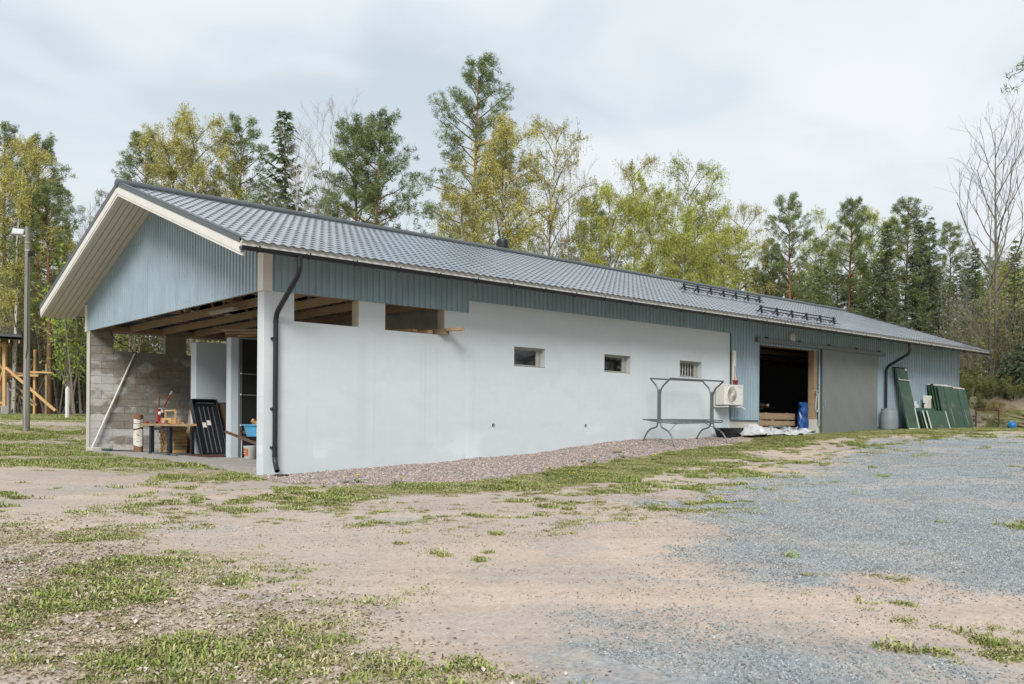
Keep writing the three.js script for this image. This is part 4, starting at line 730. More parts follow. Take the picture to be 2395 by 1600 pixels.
// wheelbarrow with a blue tub of kindling, white bucket
{
  const t = thing('wheelbarrow', 'rusty wheelbarrow frame with a spoked wheel standing in the carport', 'wheelbarrow', [1.05, fy(-3), -3.0]); const g = fy(-3);
  for (const x of [-.0, .42]) part('shaft', bar(V(x - .02, .60, -.92), V(x, .36, .62), .045, .05), M.rust, t); for (const x of [0, .42]) part('grip', rod(V(x - .022, .605, -1.06), V(x - .02, .60, -.92), .02, .02, 8), M.blackMat, t);
  part('cross_bar', [bar(V(-.02, .50, -.3), V(.44, .50, -.3), .04, .03), bar(V(-.0, .40, .3), V(.42, .40, .3), .04, .03)], M.rust, t);
  part('leg', pipe([V(0, .47, -.15), V(-.02, 0, -.12)], .014, .02, 8, 6), M.galv, t); part('leg', pipe([V(.42, .47, -.15), V(.44, 0, -.12)], .014, .02, 8, 6), M.galv, t);
  const w = new THREE.TorusGeometry(.155, .028, 8, 28); w.rotateY(Math.PI / 2); w.translate(.21, .183, .42); part('tyre', w, M.rust, t); part('fork', [bar(V(.12, .38, .36), V(.15, .18, .42), .02, .02), bar(V(.30, .38, .36), V(.27, .18, .42), .02, .02)], M.galv, t);
  part('hub', rod(V(.15, .183, .42), V(.27, .183, .42), .022, .022, 10), M.galv, t); part('spokes', Array.from({ length: 10 }, (_, i) => rod(V(.21, .183, .42), V(.21, .183 + Math.sin(i * .628) * .15, .42 + Math.cos(i * .628) * .15), .004, .004, 5)), M.galv, t);
  const b = thing('blue_tub', 'light blue plastic tub full of kindling on the wheelbarrow', 'tub', [1.26, .60 - .0, -2.82]); const wall = (w0, w1, d0, d1, h, th = .008) => { const rr = (w, d, y, n = 32) => Array.from({ length: n }, (_, i) => { const a = i / n * 6.2832, c = Math.cos(a), s = Math.sin(a), k = Math.pow(Math.pow(Math.abs(c), 5) + Math.pow(Math.abs(s), 5), -.2); return V(c * k * w / 2, y, s * k * d / 2); }); const rows = [rr(w0 * .02, d0 * .02, 0), rr(w0, d0, .0), rr(w1, d1, h), rr(w1 + .04, d1 + .04, h + .004), rr(w1 + .04, d1 + .04, h - .02), rr(w1 + .035, d1 + .035, h - .015), rr(w1 - th, d1 - th, h), rr(w0 - th, d0 - th, .012), rr(.02, .02, .012)]; return toCreasedNormals(loft(rows.map(q => [...q, q[0]])), .7); };
  part('tub_body', wall(.36, .48, .48, .62, .25), M.tubBlue, b); M.tubWall = wall;
  const R = rng(9); for (let i = 0; i < 12; i++) { const k = solo('kindling_stick', rbx(-.16, .16, -.022, .022, -.022, .022, .004), i % 3 ? M.pine : M.splitWood, 'pale split kindling stick piled in the blue tub', 'stick', [1.26 + gauss(R) * .1, .84 + i * .006, -2.82 + gauss(R) * .18], R() * 3, 'kindling in the blue tub'); k.rotation.z = gauss(R) * .5; }
  const u = thing('white_bucket', 'white plastic bucket with orange label on the carport floor', 'bucket', [1.5, fy(-3.7), -3.68]); part('bucket_body', lathe([[.001, .0], [.125, 0], [.15, .27], [.158, .27], [.158, .285], [.142, .285], [.12, .015], [.001, .015]], 28), M.plasticWhite, u);
  const lb = new THREE.CylinderGeometry(.146, .1325, .17, 20, 1, true, 3.6, 1.9); lb.translate(0, .145, 0); part('orange_label', lb, M.orange, u); const bl = new THREE.CylinderGeometry(.1475, .146, .02, 20, 1, true, 3.75, 1.3); bl.translate(0, .17, 0); part('label_print', [bl, bl.clone().translate(0, -.05, 0)], M.plasticWhite, u);
}
// sawn timber stored on the partition and through the second opening
{
  const y = 2.845, B = [[2.55, -4.85, 3.74, -.03, .085, .0, .12], [2.9, -4.9, 4.02, .15, .115, .0, .14], [3.1, -4.95, 4.14, .52, .05, .075, .15], [2.25, -4.85, 3.1, -.3, .045, 0, .15], [1.45, -4.8, 2.9, -.5, .045, .055, .18], [1.9, -5.1, 3.5, -.25, .05, .052, .16], [2.4, -4.9, 3.9, -.6, .045, .055, .16], [1.25, -4.55, 1.95, -3.2, .03, .11, .22]];
  const ends = ['with a squared end showing at the second wall opening', 'with a thick end poking out of the second wall opening', 'longest of the timbers jutting out of the second wall opening'];
  B.forEach(([xa, za, xb, zb, h, dy, w], i) => solo('sawn_board', bar(V(xa, y + .012 + dy + h / 2, za), V(xb, 2.757 + dy + h / 2 + (zb < -1 ? .06 : 0), zb), w, h), i % 3 === 1 ? M.pineOld : M.splitWood, i < 3 ? 'sawn timber ' + ends[i] : 'sawn board in the timber pile on top of the near partition', 'board', null, 0, 'timber stored on the carport partition'));
}
// ---------------------------------------------------------------- along the front wall
// carpet rack
{
  const t = thing('carpet_rack', 'dark grey tubular steel carpet rack standing on the gravel strip', 'rack'); const r = .021, m = M.steel;
  for (const [x, k] of [[10.22, 0], [12.4, 1]]) {
    const gb = gy(x, .25) - .01, gf = gy(x, 1.28) - .01, u = grp('end_frame', t);
    part('tube', pipe([V(x + .06, 2.08, .40), V(x + .0, 1.83, .70), V(x, 1.0, .70), V(x, .86, .68), V(x - .02, .80, .42), V(x - .03, gb, .25)], r, .16, 10, 60), m, u);
    part('tube', pipe([V(x + .02, 2.06, 1.08), V(x, 1.83, .775), V(x, 1.0, .775), V(x, .86, .80), V(x + .0, .74, 1.08), V(x - .02, gf, 1.28)], r, .16, 10, 60), m, u);
    part('weld_strip', bx(x - .012, x + .012, .95, 1.80, .715, .76), m, u);
  }
  part('top_rail', pipe([V(10.28, 2.08, .40), V(12.46, 2.10, .40)], r, .1, 10, 2), m, t); part('top_rail', pipe([V(10.24, 2.06, 1.08), V(12.42, 2.07, 1.08)], r, .1, 10, 2), m, t);
  part('shelf_frame', pipe([V(10.05, 1.045, .36), V(12.3, 1.06, .36), V(12.62, 1.06, .55), V(12.62, 1.03, .95), V(12.3, .99, 1.12), V(10.3, .95, 1.12), V(10.0, .985, .9), V(10.05, 1.045, .36)], .014, .08, 8, 120), m, t);
  for (let i = 0; i < 9; i++) part('shelf_bar', rod(V(10.3 + i * .25, 1.046 + i * .0015, .36), V(10.3 + i * .25, .95 + i * .005, 1.12), .010, .010, 8), m, t);
  for (const [x, s] of [[10.22, 1], [12.4, -1]]) part('brace', rod(V(x + s * .55, .98, .9), V(x, .76, 1.05), .009, .009, 8), m, t);
}
// heat pump
{
  const t = thing('heat_pump', 'white outdoor heat pump unit hung on brackets at the wall corner', 'heat pump', [13.44, 1.48, .10]); const w = .85, h = .56, d = .32;
  part('casing', rbx(0, w, 0, h, 0, d, .018), M.plasticWhite, t); part('top_lid', rbx(-.006, w + .006, h - .03, h + .006, -.004, d + .006, .008), M.plasticWhite, t);
  const ringG = new THREE.TorusGeometry(.232, .012, 8, 40); ringG.translate(.32, .285, d + .002); part('fan_ring', ringG, M.plasticWhite, t);
  const disc = new THREE.CircleGeometry(.228, 36); disc.translate(.32, .285, d + .002); part('fan_recess', disc, std([.30, .29, .25], .6), t);
  for (let i = 0; i < 26; i++) { const a = i / 26 * 6.2832, c = V(.32, .285, d + .012), p = c.clone().add(V(Math.cos(a) * .05, Math.sin(a) * .05, 0)), q = c.clone().add(V(Math.cos(a + .55) * .225, Math.sin(a + .55) * .225, 0)); part('grille_vane', bar(p, q, .006, .012, V(0, 0, 1)), std([.56, .55, .49], .5), t); }
  part('fan_hub', lathe([[.001, .02], [.045, .015], [.05, 0]], 18).rotateX(Math.PI / 2).translate(.32, .285, d + .006), M.plasticWhite, t);
  const cv = document.createElement('canvas'); cv.width = 256; cv.height = 128; const c = cv.getContext('2d'); c.fillStyle = '#d8d7cf'; c.fillRect(0, 0, 256, 128); c.fillStyle = '#3a3f4a'; c.font = 'bold 46px sans-serif'; c.fillText('Panasonic', 12, 44); c.fillStyle = '#9a9a98'; c.font = '30px sans-serif'; c.fillText('INVERTER', 40, 104);
  const ct = new THREE.CanvasTexture(cv); ct.colorSpace = THREE.SRGBColorSpace; const pl = new THREE.PlaneGeometry(.2, .1); pl.translate(.71, .465, d + .003); part('name_print', pl, new THREE.MeshStandardMaterial({ map: ct, roughness: .5 }), t);
  part('badge', bx(.735, .765, .29, .33, d + .001, d + .004), std([.3, .3, .32], .5), t);
  for (const x of [.05, .62]) part('bracket', [bx(x, x + .035, -.06, -.03, -.10, d + .06), bx(x, x + .035, -.06, .30, -.098, -.07)], M.plasticWhite, t);
  part('drain_elbow', pipe([V(.78, -.02, .2), V(.80, -.04, .32), V(.92, -.12, .36)], .014, .04, 8, 16), M.plasticWhite, t); part('coil_fins', bx(-.004, 0, .03, h - .04, .02, d - .03), std([.52, .51, .47], .6), t);
  const u = thing('pipe_trunking', 'white plastic pipe trunking rising from the heat pump to the wall', 'trunking', [14.33, 2.02, .045]); part('channel', rbx(-.045, .045, 0, .93, 0, .075, .012), M.plasticWhite, u); part('elbow', [rbx(-.05, .05, .92, 1.02, -.0, .085, .03), rbx(-.07, -.0, .95, 1.04, -.0, .08, .02)], M.plasticWhite, u);
  const f = thing('flower_pot', 'small dark red pot with a wire and pale stub on the heat pump', 'pot', [14.16, 2.046, .25]); part('pot', lathe([[.001, 0], [.062, 0], [.075, .12], [.085, .12], [.085, .145], [.072, .145], [.06, .02], [.001, .02]], 20), std([.16, .012, .02], .5), f); part('soil', new THREE.CircleGeometry(.072, 18).rotateX(-Math.PI / 2).translate(0, .13, 0), M.blackMat, f); part('stub', rbx(-.03, .03, .12, .23, -.03, .03, .01), std([.62, .36, .25], .7), f); part('wire', pipe([V(-.05, .13, 0), V(-.05, .55, 0), V(-.02, .55, 0), V(.04, .2, 0)], .006, .02, 6, 30), M.steel, f);
}
// black mortar tub, white plastic sheeting, drain cover
{
  const t = thing('black_tub', 'black plastic mortar tub standing on gravel below the heat pump', 'tub', [13.55, gy(13.55, .45) - .02, .47]); t.rotation.z = .012; part('tub_body', M.tubWall(.62, .80, .42, .55, .28), M.black, t);
  const pl = thing('plastic_sheeting', 'crumpled heap of white plastic sheeting lying before the doorway', 'sheeting', [15.3, gy(15.3, .75) - .02, .72]); const R = rng(21);
  const sheetGeo = (L, D, nx, nz, sx, sd0, hh) => { const g = new THREE.PlaneGeometry(L, D, nx, nz); g.rotateX(-Math.PI / 2); const p = g.attributes.position; for (let i = 0; i < p.count; i++) { const x = p.getX(i), z = p.getZ(i), e = Math.max(Math.abs(x) / L, Math.abs(z) / D) * 2; const q = Math.abs(fbm(x * 1.7 + sd0, z * 2.1 + z, 3, sd0) - .5) * 3.2, q2 = Math.abs(fbm(x * 4.5 + x * .3, z * 5 + sd0, 3, sd0 + 4) - .5) * 3; const lump = fbm(x * 1.9 + sd0 * 3, z * 1.5, 2, sd0 + 8); const y = hh * (1 - Math.pow(clamp(e), 4)) * (.25 + 1.1 * lump) * (1 - .35 * clamp(q)) + .11 * (1 - clamp(q)) * (1 - e * .5) + .05 * (1 - clamp(q2)); p.setXYZ(i, x + (fbm(x * 2.6, z * 2.6 + sd0, 3, sd0 + 12) - .5) * .6, Math.max(.008 + .01 * R(), y), z + (fbm(x * 2.6 + sd0, z * 2.6, 3, sd0 + 15) - .5) * .5); } g.translate(sx, 0, 0); g.computeVertexNormals(); return toCreasedNormals(g, .2); };
  const film = std([.46, .47, .485], .35);
  part('sheet', sheetGeo(1.5, 1.0, 30, 20, -.75, 61, .24), film, pl); part('sheet', sheetGeo(1.7, .9, 34, 18, .25, 83, .17), film, pl); part('sheet', sheetGeo(1.3, .8, 26, 16, 1.05, 107, .10), film, pl);
  for (let k = 0; k < 9; k++) { const x0 = -1.2 + R() * 2.4, pts = []; for (let j = 0; j < 5; j++) pts.push(V(x0 + j * .2 + gauss(R) * .1, .10 + .16 * R() * (1 - Math.abs(x0) * .35), -.2 + R() * .55)); const c = new THREE.CatmullRomCurve3(pts), rows = []; for (let j = 0; j <= 16; j++) { const q = c.getPoint(j / 16), tw = j * .35 + k, w = .05 + .03 * R(); rows.push([q.clone().add(V(0, Math.sin(tw) * w, Math.cos(tw) * w)), q.clone().add(V(0, -Math.sin(tw) * w, -Math.cos(tw) * w))]); } part('loose_strip', loft(rows), film, pl); }
  solo('grey_slab', rbx(-.3, .3, 0, .045, -.14, .14, .008), std([.12, .15, .165], .6), 'flat dark grey slab resting on the white plastic sheeting', 'slab', [15.75, gy(15.75, .6) + .22, .66], .12).rotation.z = -.05;
  const dc = thing('drain_cover', 'black round drain cover in the gravel under the near downpipe', 'drain', [.16, gy(.16, .42) - .005, .40]); part('rim', lathe([[.11, 0], [.15, .004], [.15, .035], [.12, .03]], 24), M.blackMat, dc); part('grate', [-.07, -.035, 0, .035, .07].map(x => bx(x - .008, x + .008, .012, .024, -.09, .09)), M.blackMat, dc);
}
// store doorway: plank crate of firewood, blue sack, tap and hose on the post
{
  const t = thing('plank_crate', 'low crate of wide brown planks standing in the open doorway', 'crate'); const z = -.55;
  for (const [y0, y1] of [[1.11, 1.31], [.92, 1.07], [.71, .875]]) part('plank', rbx(15.5, 18.62, y0, y1, z - .04, z, .006), M.wood, t); part('batten', bx(15.72, 15.82, .70, 1.33, z - .10, z - .042), M.wood, t); part('batten', bx(18.2, 18.3, .70, 1.33, z - .10, z - .042), M.wood, t); part('batten', bx(17.0, 17.1, .70, 1.33, z - .10, z - .042), M.wood, t);
  const R = rng(31), kinds = Array.from({ length: 6 }, (_, i) => splitLog(.36, .08, R, i % 3 === 0)); const wm = [M.woodDark, M.wood, M.splitWood];
  for (let i = 0; i < 90; i++) { const x = 15.7 + R() * 2.9, d = R(), zz = z - .22 - d * 1.6, y = .78 + Math.min(.55 + d * .7, .14 * (1 + Math.floor(R() * (4 + d * 5)))); const m = solo('stored_log', kinds[i % 6], wm[i % 3], 'split firewood log heaped behind the planks in the dark store', 'log', [x, y, zz], R() * 3.1, 'firewood heaped in the dark store'); m.rotation.z = gauss(R) * .4; }
  const b = thing('blue_sack', 'tall blue plastic sack leaning on the wooden door post', 'sack', [18.6, .705, -.27]); const rows = []; for (let j = 0; j <= 14; j++) { const v = j / 14, y = v * .96, w = (.22 - .05 * v) * (v > .84 ? .92 : 1) * (j === 0 ? .8 : 1); rows.push(Array.from({ length: 29 }, (_, i) => { const a = (i % 28) / 28 * 6.2832; const k = 1 + .34 * (fbm(Math.cos(a) * 2 + 4, Math.sin(a) * 2 + v * 6, 3, 88) - .5) * 2 + .07 * Math.sin(a * 5 + v * 14); return V(Math.cos(a) * w * k * (v > .86 ? 1.2 : 1) + v * .04 - (v > .86 ? .05 : 0), y, Math.sin(a) * w * k * .72); })); } part('bag', loft(rows), std([.006, .055, .22], .32), b);
  const h = thing('water_tap', 'brass tap with a coiled pale hose hung on the wooden door post', 'tap', [18.86, 1.95, .0]); part('tap_body', [rod(V(0, 0, -.02), V(-.02, 0, .1), .018, .018, 10), rod(V(-.02, 0, .08), V(-.10, -.02, .10), .014, .014, 8), rod(V(-.02, .0, .08), V(-.02, .08, .08), .012, .012, 8), bx(-.06, .03, .075, .09, .065, .095)], M.galv, h); part('hose', pipe([V(.0, .1, .04), V(.1, .0, .05), V(.12, -.5, .06), V(.02, -.62, .06), V(-.06, -.48, .06), V(-.0, -.05, .06), V(.02, .12, .04)], .014, .12, 8, 70), std([.46, .43, .37], .6), h);
}
// grey barrel under the far downpipe
{
  const t = thing('plastic_barrel', 'grey plastic water barrel standing under the far downpipe', 'barrel', [23.02, gy(23.02, .42) - .03, .42]); part('barrel_body', lathe([[.001, 0], [.24, 0], [.262, .03], [.272, .12], [.282, .20], [.272, .22], [.285, .26], [.29, .40], [.282, .52], [.270, .545], [.278, .57], [.262, .72], [.25, .755], [.265, .77], [.262, .79], [.235, .79], [.235, .765], [.001, .765]], 36), std([.20, .225, .245], .5), t); part('bung', lathe([[.001, .035], [.035, .03], [.04, 0]], 12).translate(.1, .765, .06), M.blackMat, t);
  part('tap', rod(V(.28, .1, .06), V(.34, .1, .08), .016, .016, 8), M.blackMat, t);
}
// green door panels leaning on the cladding
{
  const lean = (name, label, x0, x1, yb, zb, yt, zt, th, group) => { const t = thing(name, label, 'panel', [0, 0, 0], 0, group); const a = V((x0 + x1) / 2, yb, zb), b = V((x0 + x1) / 2, yt, zt), n = V(0, -(zt - zb), yt - yb).normalize(); part('sheet', bar(a, b, x1 - x0, th, n), M.greenPanel, t); return { t, a, b, n }; };
  const T = lean('green_panel', 'tall narrow dark green panel leaning upright on the blue cladding', 24.0, 24.84, gy(24.4, .64) + .02, .64, 3.02, .14, .05, null);
  part('bottom_strip', bar(V(24.0, T.a.y + .02, T.a.z + .03), V(24.84, T.a.y + .02, T.a.z + .03), .02, .03), M.plasticWhite, T.t); part('handle_bar', pipe([V(24.05, 2.62, .26), V(24.05, 2.58, .30), V(24.9, 2.58, .30)], .016, .03, 8, 20), M.plasticWhite, T.t); part('edge_strip', bar(T.a.clone().add(V(-.40, .05, .03)), T.b.clone().add(V(-.40, -.3, .03)), .012, .012), std([.22, .28, .17], .6), T.t); part('top_edge', bar(V(23.97, 3.03, .13), V(24.86, 3.03, .13), .14, .02), M.blackMat, T.t); part('corner_plate', bx(24.70, 24.82, 2.90, 3.02, .175, .185), M.plasticWhite, T.t);
  for (let i = 0; i < 4; i++) { const o = i * .11, g0 = gy(27, .6) + .02; for (const [xa, xb, nm] of [[26.72 + i * .03, 28.03 + i * .03, 'left'], [28.06 + i * .02, 29.36 - i * .02, 'right']]) { const q = lean('green_panel', i === 3 ? (nm === 'left' ? 'wide faded green panel, outermost of its leaning stack, beside the short panels' : 'wide faded green panel, outermost of its leaning stack, at the building corner') : 'wide green panel inside the stack leaning near the building corner', xa, xb, g0, .42 + o, 2.50 - i * .012 - (nm === 'right' ? .06 : 0), .12 + o * .9, .035, 'green panels leaning near the corner'); if (i === 3) { part('top_strip', bar(V(xa + .35, q.b.y + .01, q.b.z + .02), V(xb - .1, q.b.y + .01, q.b.z + .02), .03, .035), M.plasticWhite, q.t); part('seam_rail', bar(q.a.clone().add(V(-.14, 0, .026)), q.b.clone().add(V(-.14, 0, .026)), .08, .018, q.n), M.greenPanel, q.t); part('scratch_strip', bar(q.a.clone().add(V(.1, .15, .022)), q.a.clone().lerp(q.b, .48).add(V(.1, 0, .022)), .014, .01, q.n), std([.30, .35, .28], .7), q.t); } else part('torn_edge', bar(V(xa, q.b.y + .02, q.b.z), V(xb - .2, q.b.y + .03, q.b.z), .05, .05), i % 2 ? M.blackMat : M.plasticWhite, q.t); } }
  for (let i = 0; i < 4; i++) { const o = i * .1, x0 = 24.78 + i * .10, x1 = 26.42 + i * .07, g0 = gy(25.6, .9) + .03; const q = lean('short_green_panel', i === 3 ? 'short green panel with white edges, front one of the low stack' : 'short green panel behind the front one of the low stack', x0, x1, g0, .66 + o, 1.50 - (i === 0 ? -.1 : .0), .48 + o, .03, 'short green panels in the low stack'); part('white_edge', bar(V(x0, q.a.y, q.a.z + .02), V(x0, q.b.y, q.b.z + .02), .035, .02, V(1, 0, 0)), i === 1 ? M.blackMat : M.plasticWhite, q.t); if (i === 3) part('white_edge', bar(V(x1, q.a.y, q.a.z + .02), V(x1, q.b.y, q.b.z + .02), .03, .02, V(1, 0, 0)), M.plasticWhite, q.t); }
  for (const x of [25.6, 26.2]) solo('support_block', rbx(-.1, .1, -.05, .07, -.12, .12, .01), M.woodDark, 'dark wooden block propping the low stack of green panels', 'block', [x, gy(x, .88), .88], 0, 'blocks under the low panel stack');
  const w = thing('white_plastic_cover', 'white notched plastic cover plate standing behind the short green panels', 'cover', [26.2, 1.0, .18]); const sh = wallShape([[0.05, 0], [.60, 0], [.60, .45], [.55, .47], [.60, .49], [.60, 1.08], [0, 1.08], [0, .82], [.08, .78], [.08, .12], [.0, .10]]); const eg = new THREE.ExtrudeGeometry(sh, { depth: .05, bevelEnabled: true, bevelSize: .006, bevelThickness: .006, bevelSegments: 1 }); part('plate', eg, M.plasticWhite, w); part('stain', bar(V(.22, .55, .058), V(.36, .95, .058), .05, .002, V(0, 0, 1)), std([.42, .41, .36], .7), w);
  const s2 = thing('white_bracket_plate', 'small white jagged plastic piece behind the low green stack', 'plate', [25.05, 1.0, .26]); part('plate', new THREE.ExtrudeGeometry(wallShape([[0, 0], [.5, 0], [.5, .72], [.36, .74], [.30, .86], [.22, .72], [.12, .70], [.05, .62], [0, .64]]), { depth: .04, bevelEnabled: false }), M.plasticWhite, s2);
}

// ---------------------------------------------------------------- trees
class TB { // triangle collector for wood and foliage
  constructor() { this.p = []; this.i = []; this.c = []; this.uv = []; }
  tube(pts, rad, sides = 5, col) {
    const base = this.p.length / 3; let acc = 0; let ref = V(.3, .1, .95);
    pts.forEach((q, k) => {
      const d = (k < pts.length - 1 ? pts[k + 1].clone().sub(q) : q.clone().sub(pts[k - 1])).normalize(); if (k) acc += q.distanceTo(pts[k - 1]);
      const u = ref.clone().addScaledVector(d, -ref.dot(d)); if (u.lengthSq() < 1e-4) u.set(1, 0, 0); u.normalize(); const w = d.clone().cross(u);
      for (let s = 0; s <= sides; s++) { const a = s / sides * 6.2832; const cx = Math.cos(a) * rad[k], sx = Math.sin(a) * rad[k]; this.p.push(q.x + u.x * cx + w.x * sx, q.y + u.y * cx + w.y * sx, q.z + u.z * cx + w.z * sx); this.uv.push(s / sides * Math.max(1, Math.round(rad[0] * 12)), acc); if (col) this.c.push(...col); }
    });
    for (let k = 0; k < pts.length - 1; k++) for (let s = 0; s < sides; s++) { const a = base + k * (sides + 1) + s, b = a + sides + 1; this.i.push(a, b + 1, b, a, a + 1, b + 1); }
  }
  leaf(o, d, len, wid, side, col) { // slim rhombus from o along d
    const k = this.p.length / 3, m = o.clone().addScaledVector(d, len * .45);
    this.p.push(o.x, o.y, o.z, m.x + side.x * wid, m.y + side.y * wid, m.z + side.z * wid, o.x + d.x * len, o.y + d.y * len, o.z + d.z * len, m.x - side.x * wid, m.y - side.y * wid, m.z - side.z * wid);
    this.uv.push(0, 0, 1, 0, 1, 1, 0, 1); for (let j = 0; j < 4; j++) this.c.push(...col); this.i.push(k, k + 1, k + 2, k, k + 2, k + 3);
  }
  tri(o, d, len, wid, side, col) {
    const k = this.p.length / 3; this.p.push(o.x - side.x * wid, o.y - side.y * wid, o.z - side.z * wid, o.x + side.x * wid, o.y + side.y * wid, o.z + side.z * wid, o.x + d.x * len, o.y + d.y * len, o.z + d.z * len);
    this.uv.push(0, 0, 1, 0, .5, 1); for (let j = 0; j < 3; j++) this.c.push(...col); this.i.push(k, k + 1, k + 2);
  }
  geo() { const g = new THREE.BufferGeometry(); g.setAttribute('position', new THREE.Float32BufferAttribute(this.p, 3)); g.setAttribute('uv', new THREE.Float32BufferAttribute(this.uv, 2)); if (this.c.length === this.p.length) g.setAttribute('color', new THREE.Float32BufferAttribute(this.c, 3)); g.setIndex(this.i); g.computeVertexNormals(); return g; }
}
const rv = R => { const z = R() * 2 - 1, a = R() * 6.2832, r = Math.sqrt(1 - z * z); return V(r * Math.cos(a), z, r * Math.sin(a)); };
const tone = (R, c, s = .35) => { const k = 1 - s / 2 + R() * s, h = (R() - .5) * .12; return [c[0] * k * (1 + h), c[1] * k, c[2] * k * (1 - h)]; };
const BARK = {
  pine: std(grey(1), .95, { map: tex(128, 512, (u, v) => { const n = fbm(u * 8, v * 20, 4, 501, 0), cr = vn(u * 14, v * 30, 503); return mix3([.20, .095, .05], [.085, .058, .042], clamp(n * .6 + (cr > .6 ? .4 : 0) - .1)); }, true, [1, .12]) }),
  pineTop: std(grey(1), .9, { map: tex(128, 256, (u, v) => mix3([.34, .15, .065], [.20, .09, .045], fbm(u * 8, v * 16, 4, 511, 0)), true, [1, .3]) }),
  birch: std(grey(1), .8, { map: tex(128, 512, (u, v) => { const d = vn(u * 3, v * 40, 521) > .74 && vn(u * 6, v * 12, 523) > .42 ? 1 : 0, b = sstep(.66, .74, fbm(u * 3, v * 8, 4, 525)); const k = .85 + .3 * fbm(u * 8, v * 8, 3, 527); return mix3([.55 * k, .53 * k, .48 * k], [.06, .052, .045], Math.max(d * .85, b)); }, true, [1, .35]) }),
  grey: std(grey(1), .92, { map: tex(128, 512, (u, v) => { const n = fbm(u * 8, v * 24, 4, 531, 0), d = vn(u * 3, v * 14, 533) > .78 ? 1 : 0; return mix3([.22, .20, .17], [.11, .098, .082], clamp(n * .7 + d * .5)); }, true, [1, .3]) }),
  spruce: std([.085, .066, .05], .95),
};
const LEAF = { needle: new THREE.MeshPhysicalMaterial({ color: 0xffffff, vertexColors: true, roughness: .9, transmission: .3, thickness: 0, side: THREE.DoubleSide }), leaf: new THREE.MeshPhysicalMaterial({ color: 0xffffff, vertexColors: true, roughness: .9, transmission: .4, thickness: 0, side: THREE.DoubleSide }), twig: std(grey(1), .9, { vertexColors: true }) };
function trunkPath(R, h, lean = .02, wob = .12, n = 9) { const a = R() * 6.28, pts = []; for (let i = 0; i <= n; i++) { const t = i / n; pts.push(V(Math.cos(a) * lean * h * t * t + (vn(t * 3.1, R.s || 1, 71) - .5) * wob * 2 * t, h * t, Math.sin(a) * lean * h * t * t + (vn(t * 3.1, (R.s || 1) + 9, 73) - .5) * wob * 2 * t)); } return pts; }
const onPath = (pts, t) => { const f = clamp(t) * (pts.length - 1), i = Math.min(Math.floor(f), pts.length - 2); return pts[i].clone().lerp(pts[i + 1], f - i); };
// Scots pine: tall bare stem, orange above, tiered tufted boughs
function pineTree(seed, h, o = {}) {
  const R = rng(seed); R.s = seed; const { base = .45, width = .17, dens = 1, col = [.165, .208, .066] } = o; const tr = trunkPath(R, h, .015, .16), r0 = h * .0105;
  const low = new TB(), up = new TB(), tw = new TB(), nd = new TB();
  low.tube(tr.slice(0, 6), tr.slice(0, 6).map((_, i) => r0 * (1.15 - .5 * i / 5) * (i === 0 ? 1.25 : 1)), 8); up.tube(tr.slice(5), tr.slice(5).map((_, i) => Math.max(r0 * (.65 - .62 * i / 4), .012)), 7);
  const n = Math.round(54 * dens); const gaps = R() * 6.28;
  for (let i = 0; i < n; i++) {
    const t = base + (1 - base) * Math.pow((i + R() * .8) / n, .9), p = onPath(tr, t), u = (t - base) / (1 - base); const shape = Math.pow(Math.sin(Math.PI * clamp(.16 + u * .80)), .8) * (1 - u * .45); const L = h * width * shape * (.55 + R() * .7) + .35; const a = i * 2.4 + R() * .9 + gaps;
    const d = V(Math.cos(a), .05 + u * .75 + (R() - .4) * .3, Math.sin(a)).normalize(); const q = [p]; for (let k = 1; k <= 4; k++) q.push(p.clone().addScaledVector(d, L * k / 4).add(V(0, L * .16 * (k / 4) ** 2 * (R() * 1.2), 0)).addScaledVector(rv(R), .08 * L * k / 4));
    tw.tube(q, [.045, .036, .026, .016, .006].map(v => v * (.5 + L * .22)), 4, [.13, .075, .045]);
    const m = Math.round((7 + L * 6) * dens);
    for (let k = 0; k < m; k++) {
      const s = .35 + .68 * Math.sqrt(R()), c = onPath(q, s).addScaledVector(rv(R), .10 + L * .13 * s).add(V(0, .06, 0)); const cc = tone(R, col, .7);
      for (let j = 0; j < 25; j++) { const dd = rv(R); dd.y = dd.y * .8 + .25; dd.normalize(); nd.tri(c.clone().addScaledVector(rv(R), .12), dd, .15 + R() * .13, .012 + R() * .009, rv(R), tone(R, cc, .3)); }
    }
  }
  for (let i = 0; i < 12; i++) { const t = base * (.45 + .55 * R()), p = onPath(tr, t), a = R() * 6.28, L = .5 + R() * 1.4, d = V(Math.cos(a), -.05 - R() * .2, Math.sin(a)); tw.tube([p, p.clone().addScaledVector(d, L * .6), p.clone().addScaledVector(d, L).add(V(0, -.15, 0))], [.022, .014, .005], 3, [.17, .15, .13]); }
  return { trunk: low.geo(), upper: up.geo(), branches: tw.geo(), crown: nd.geo(), bark: BARK.pine, bark2: BARK.pineTop, leaf: LEAF.needle };
}
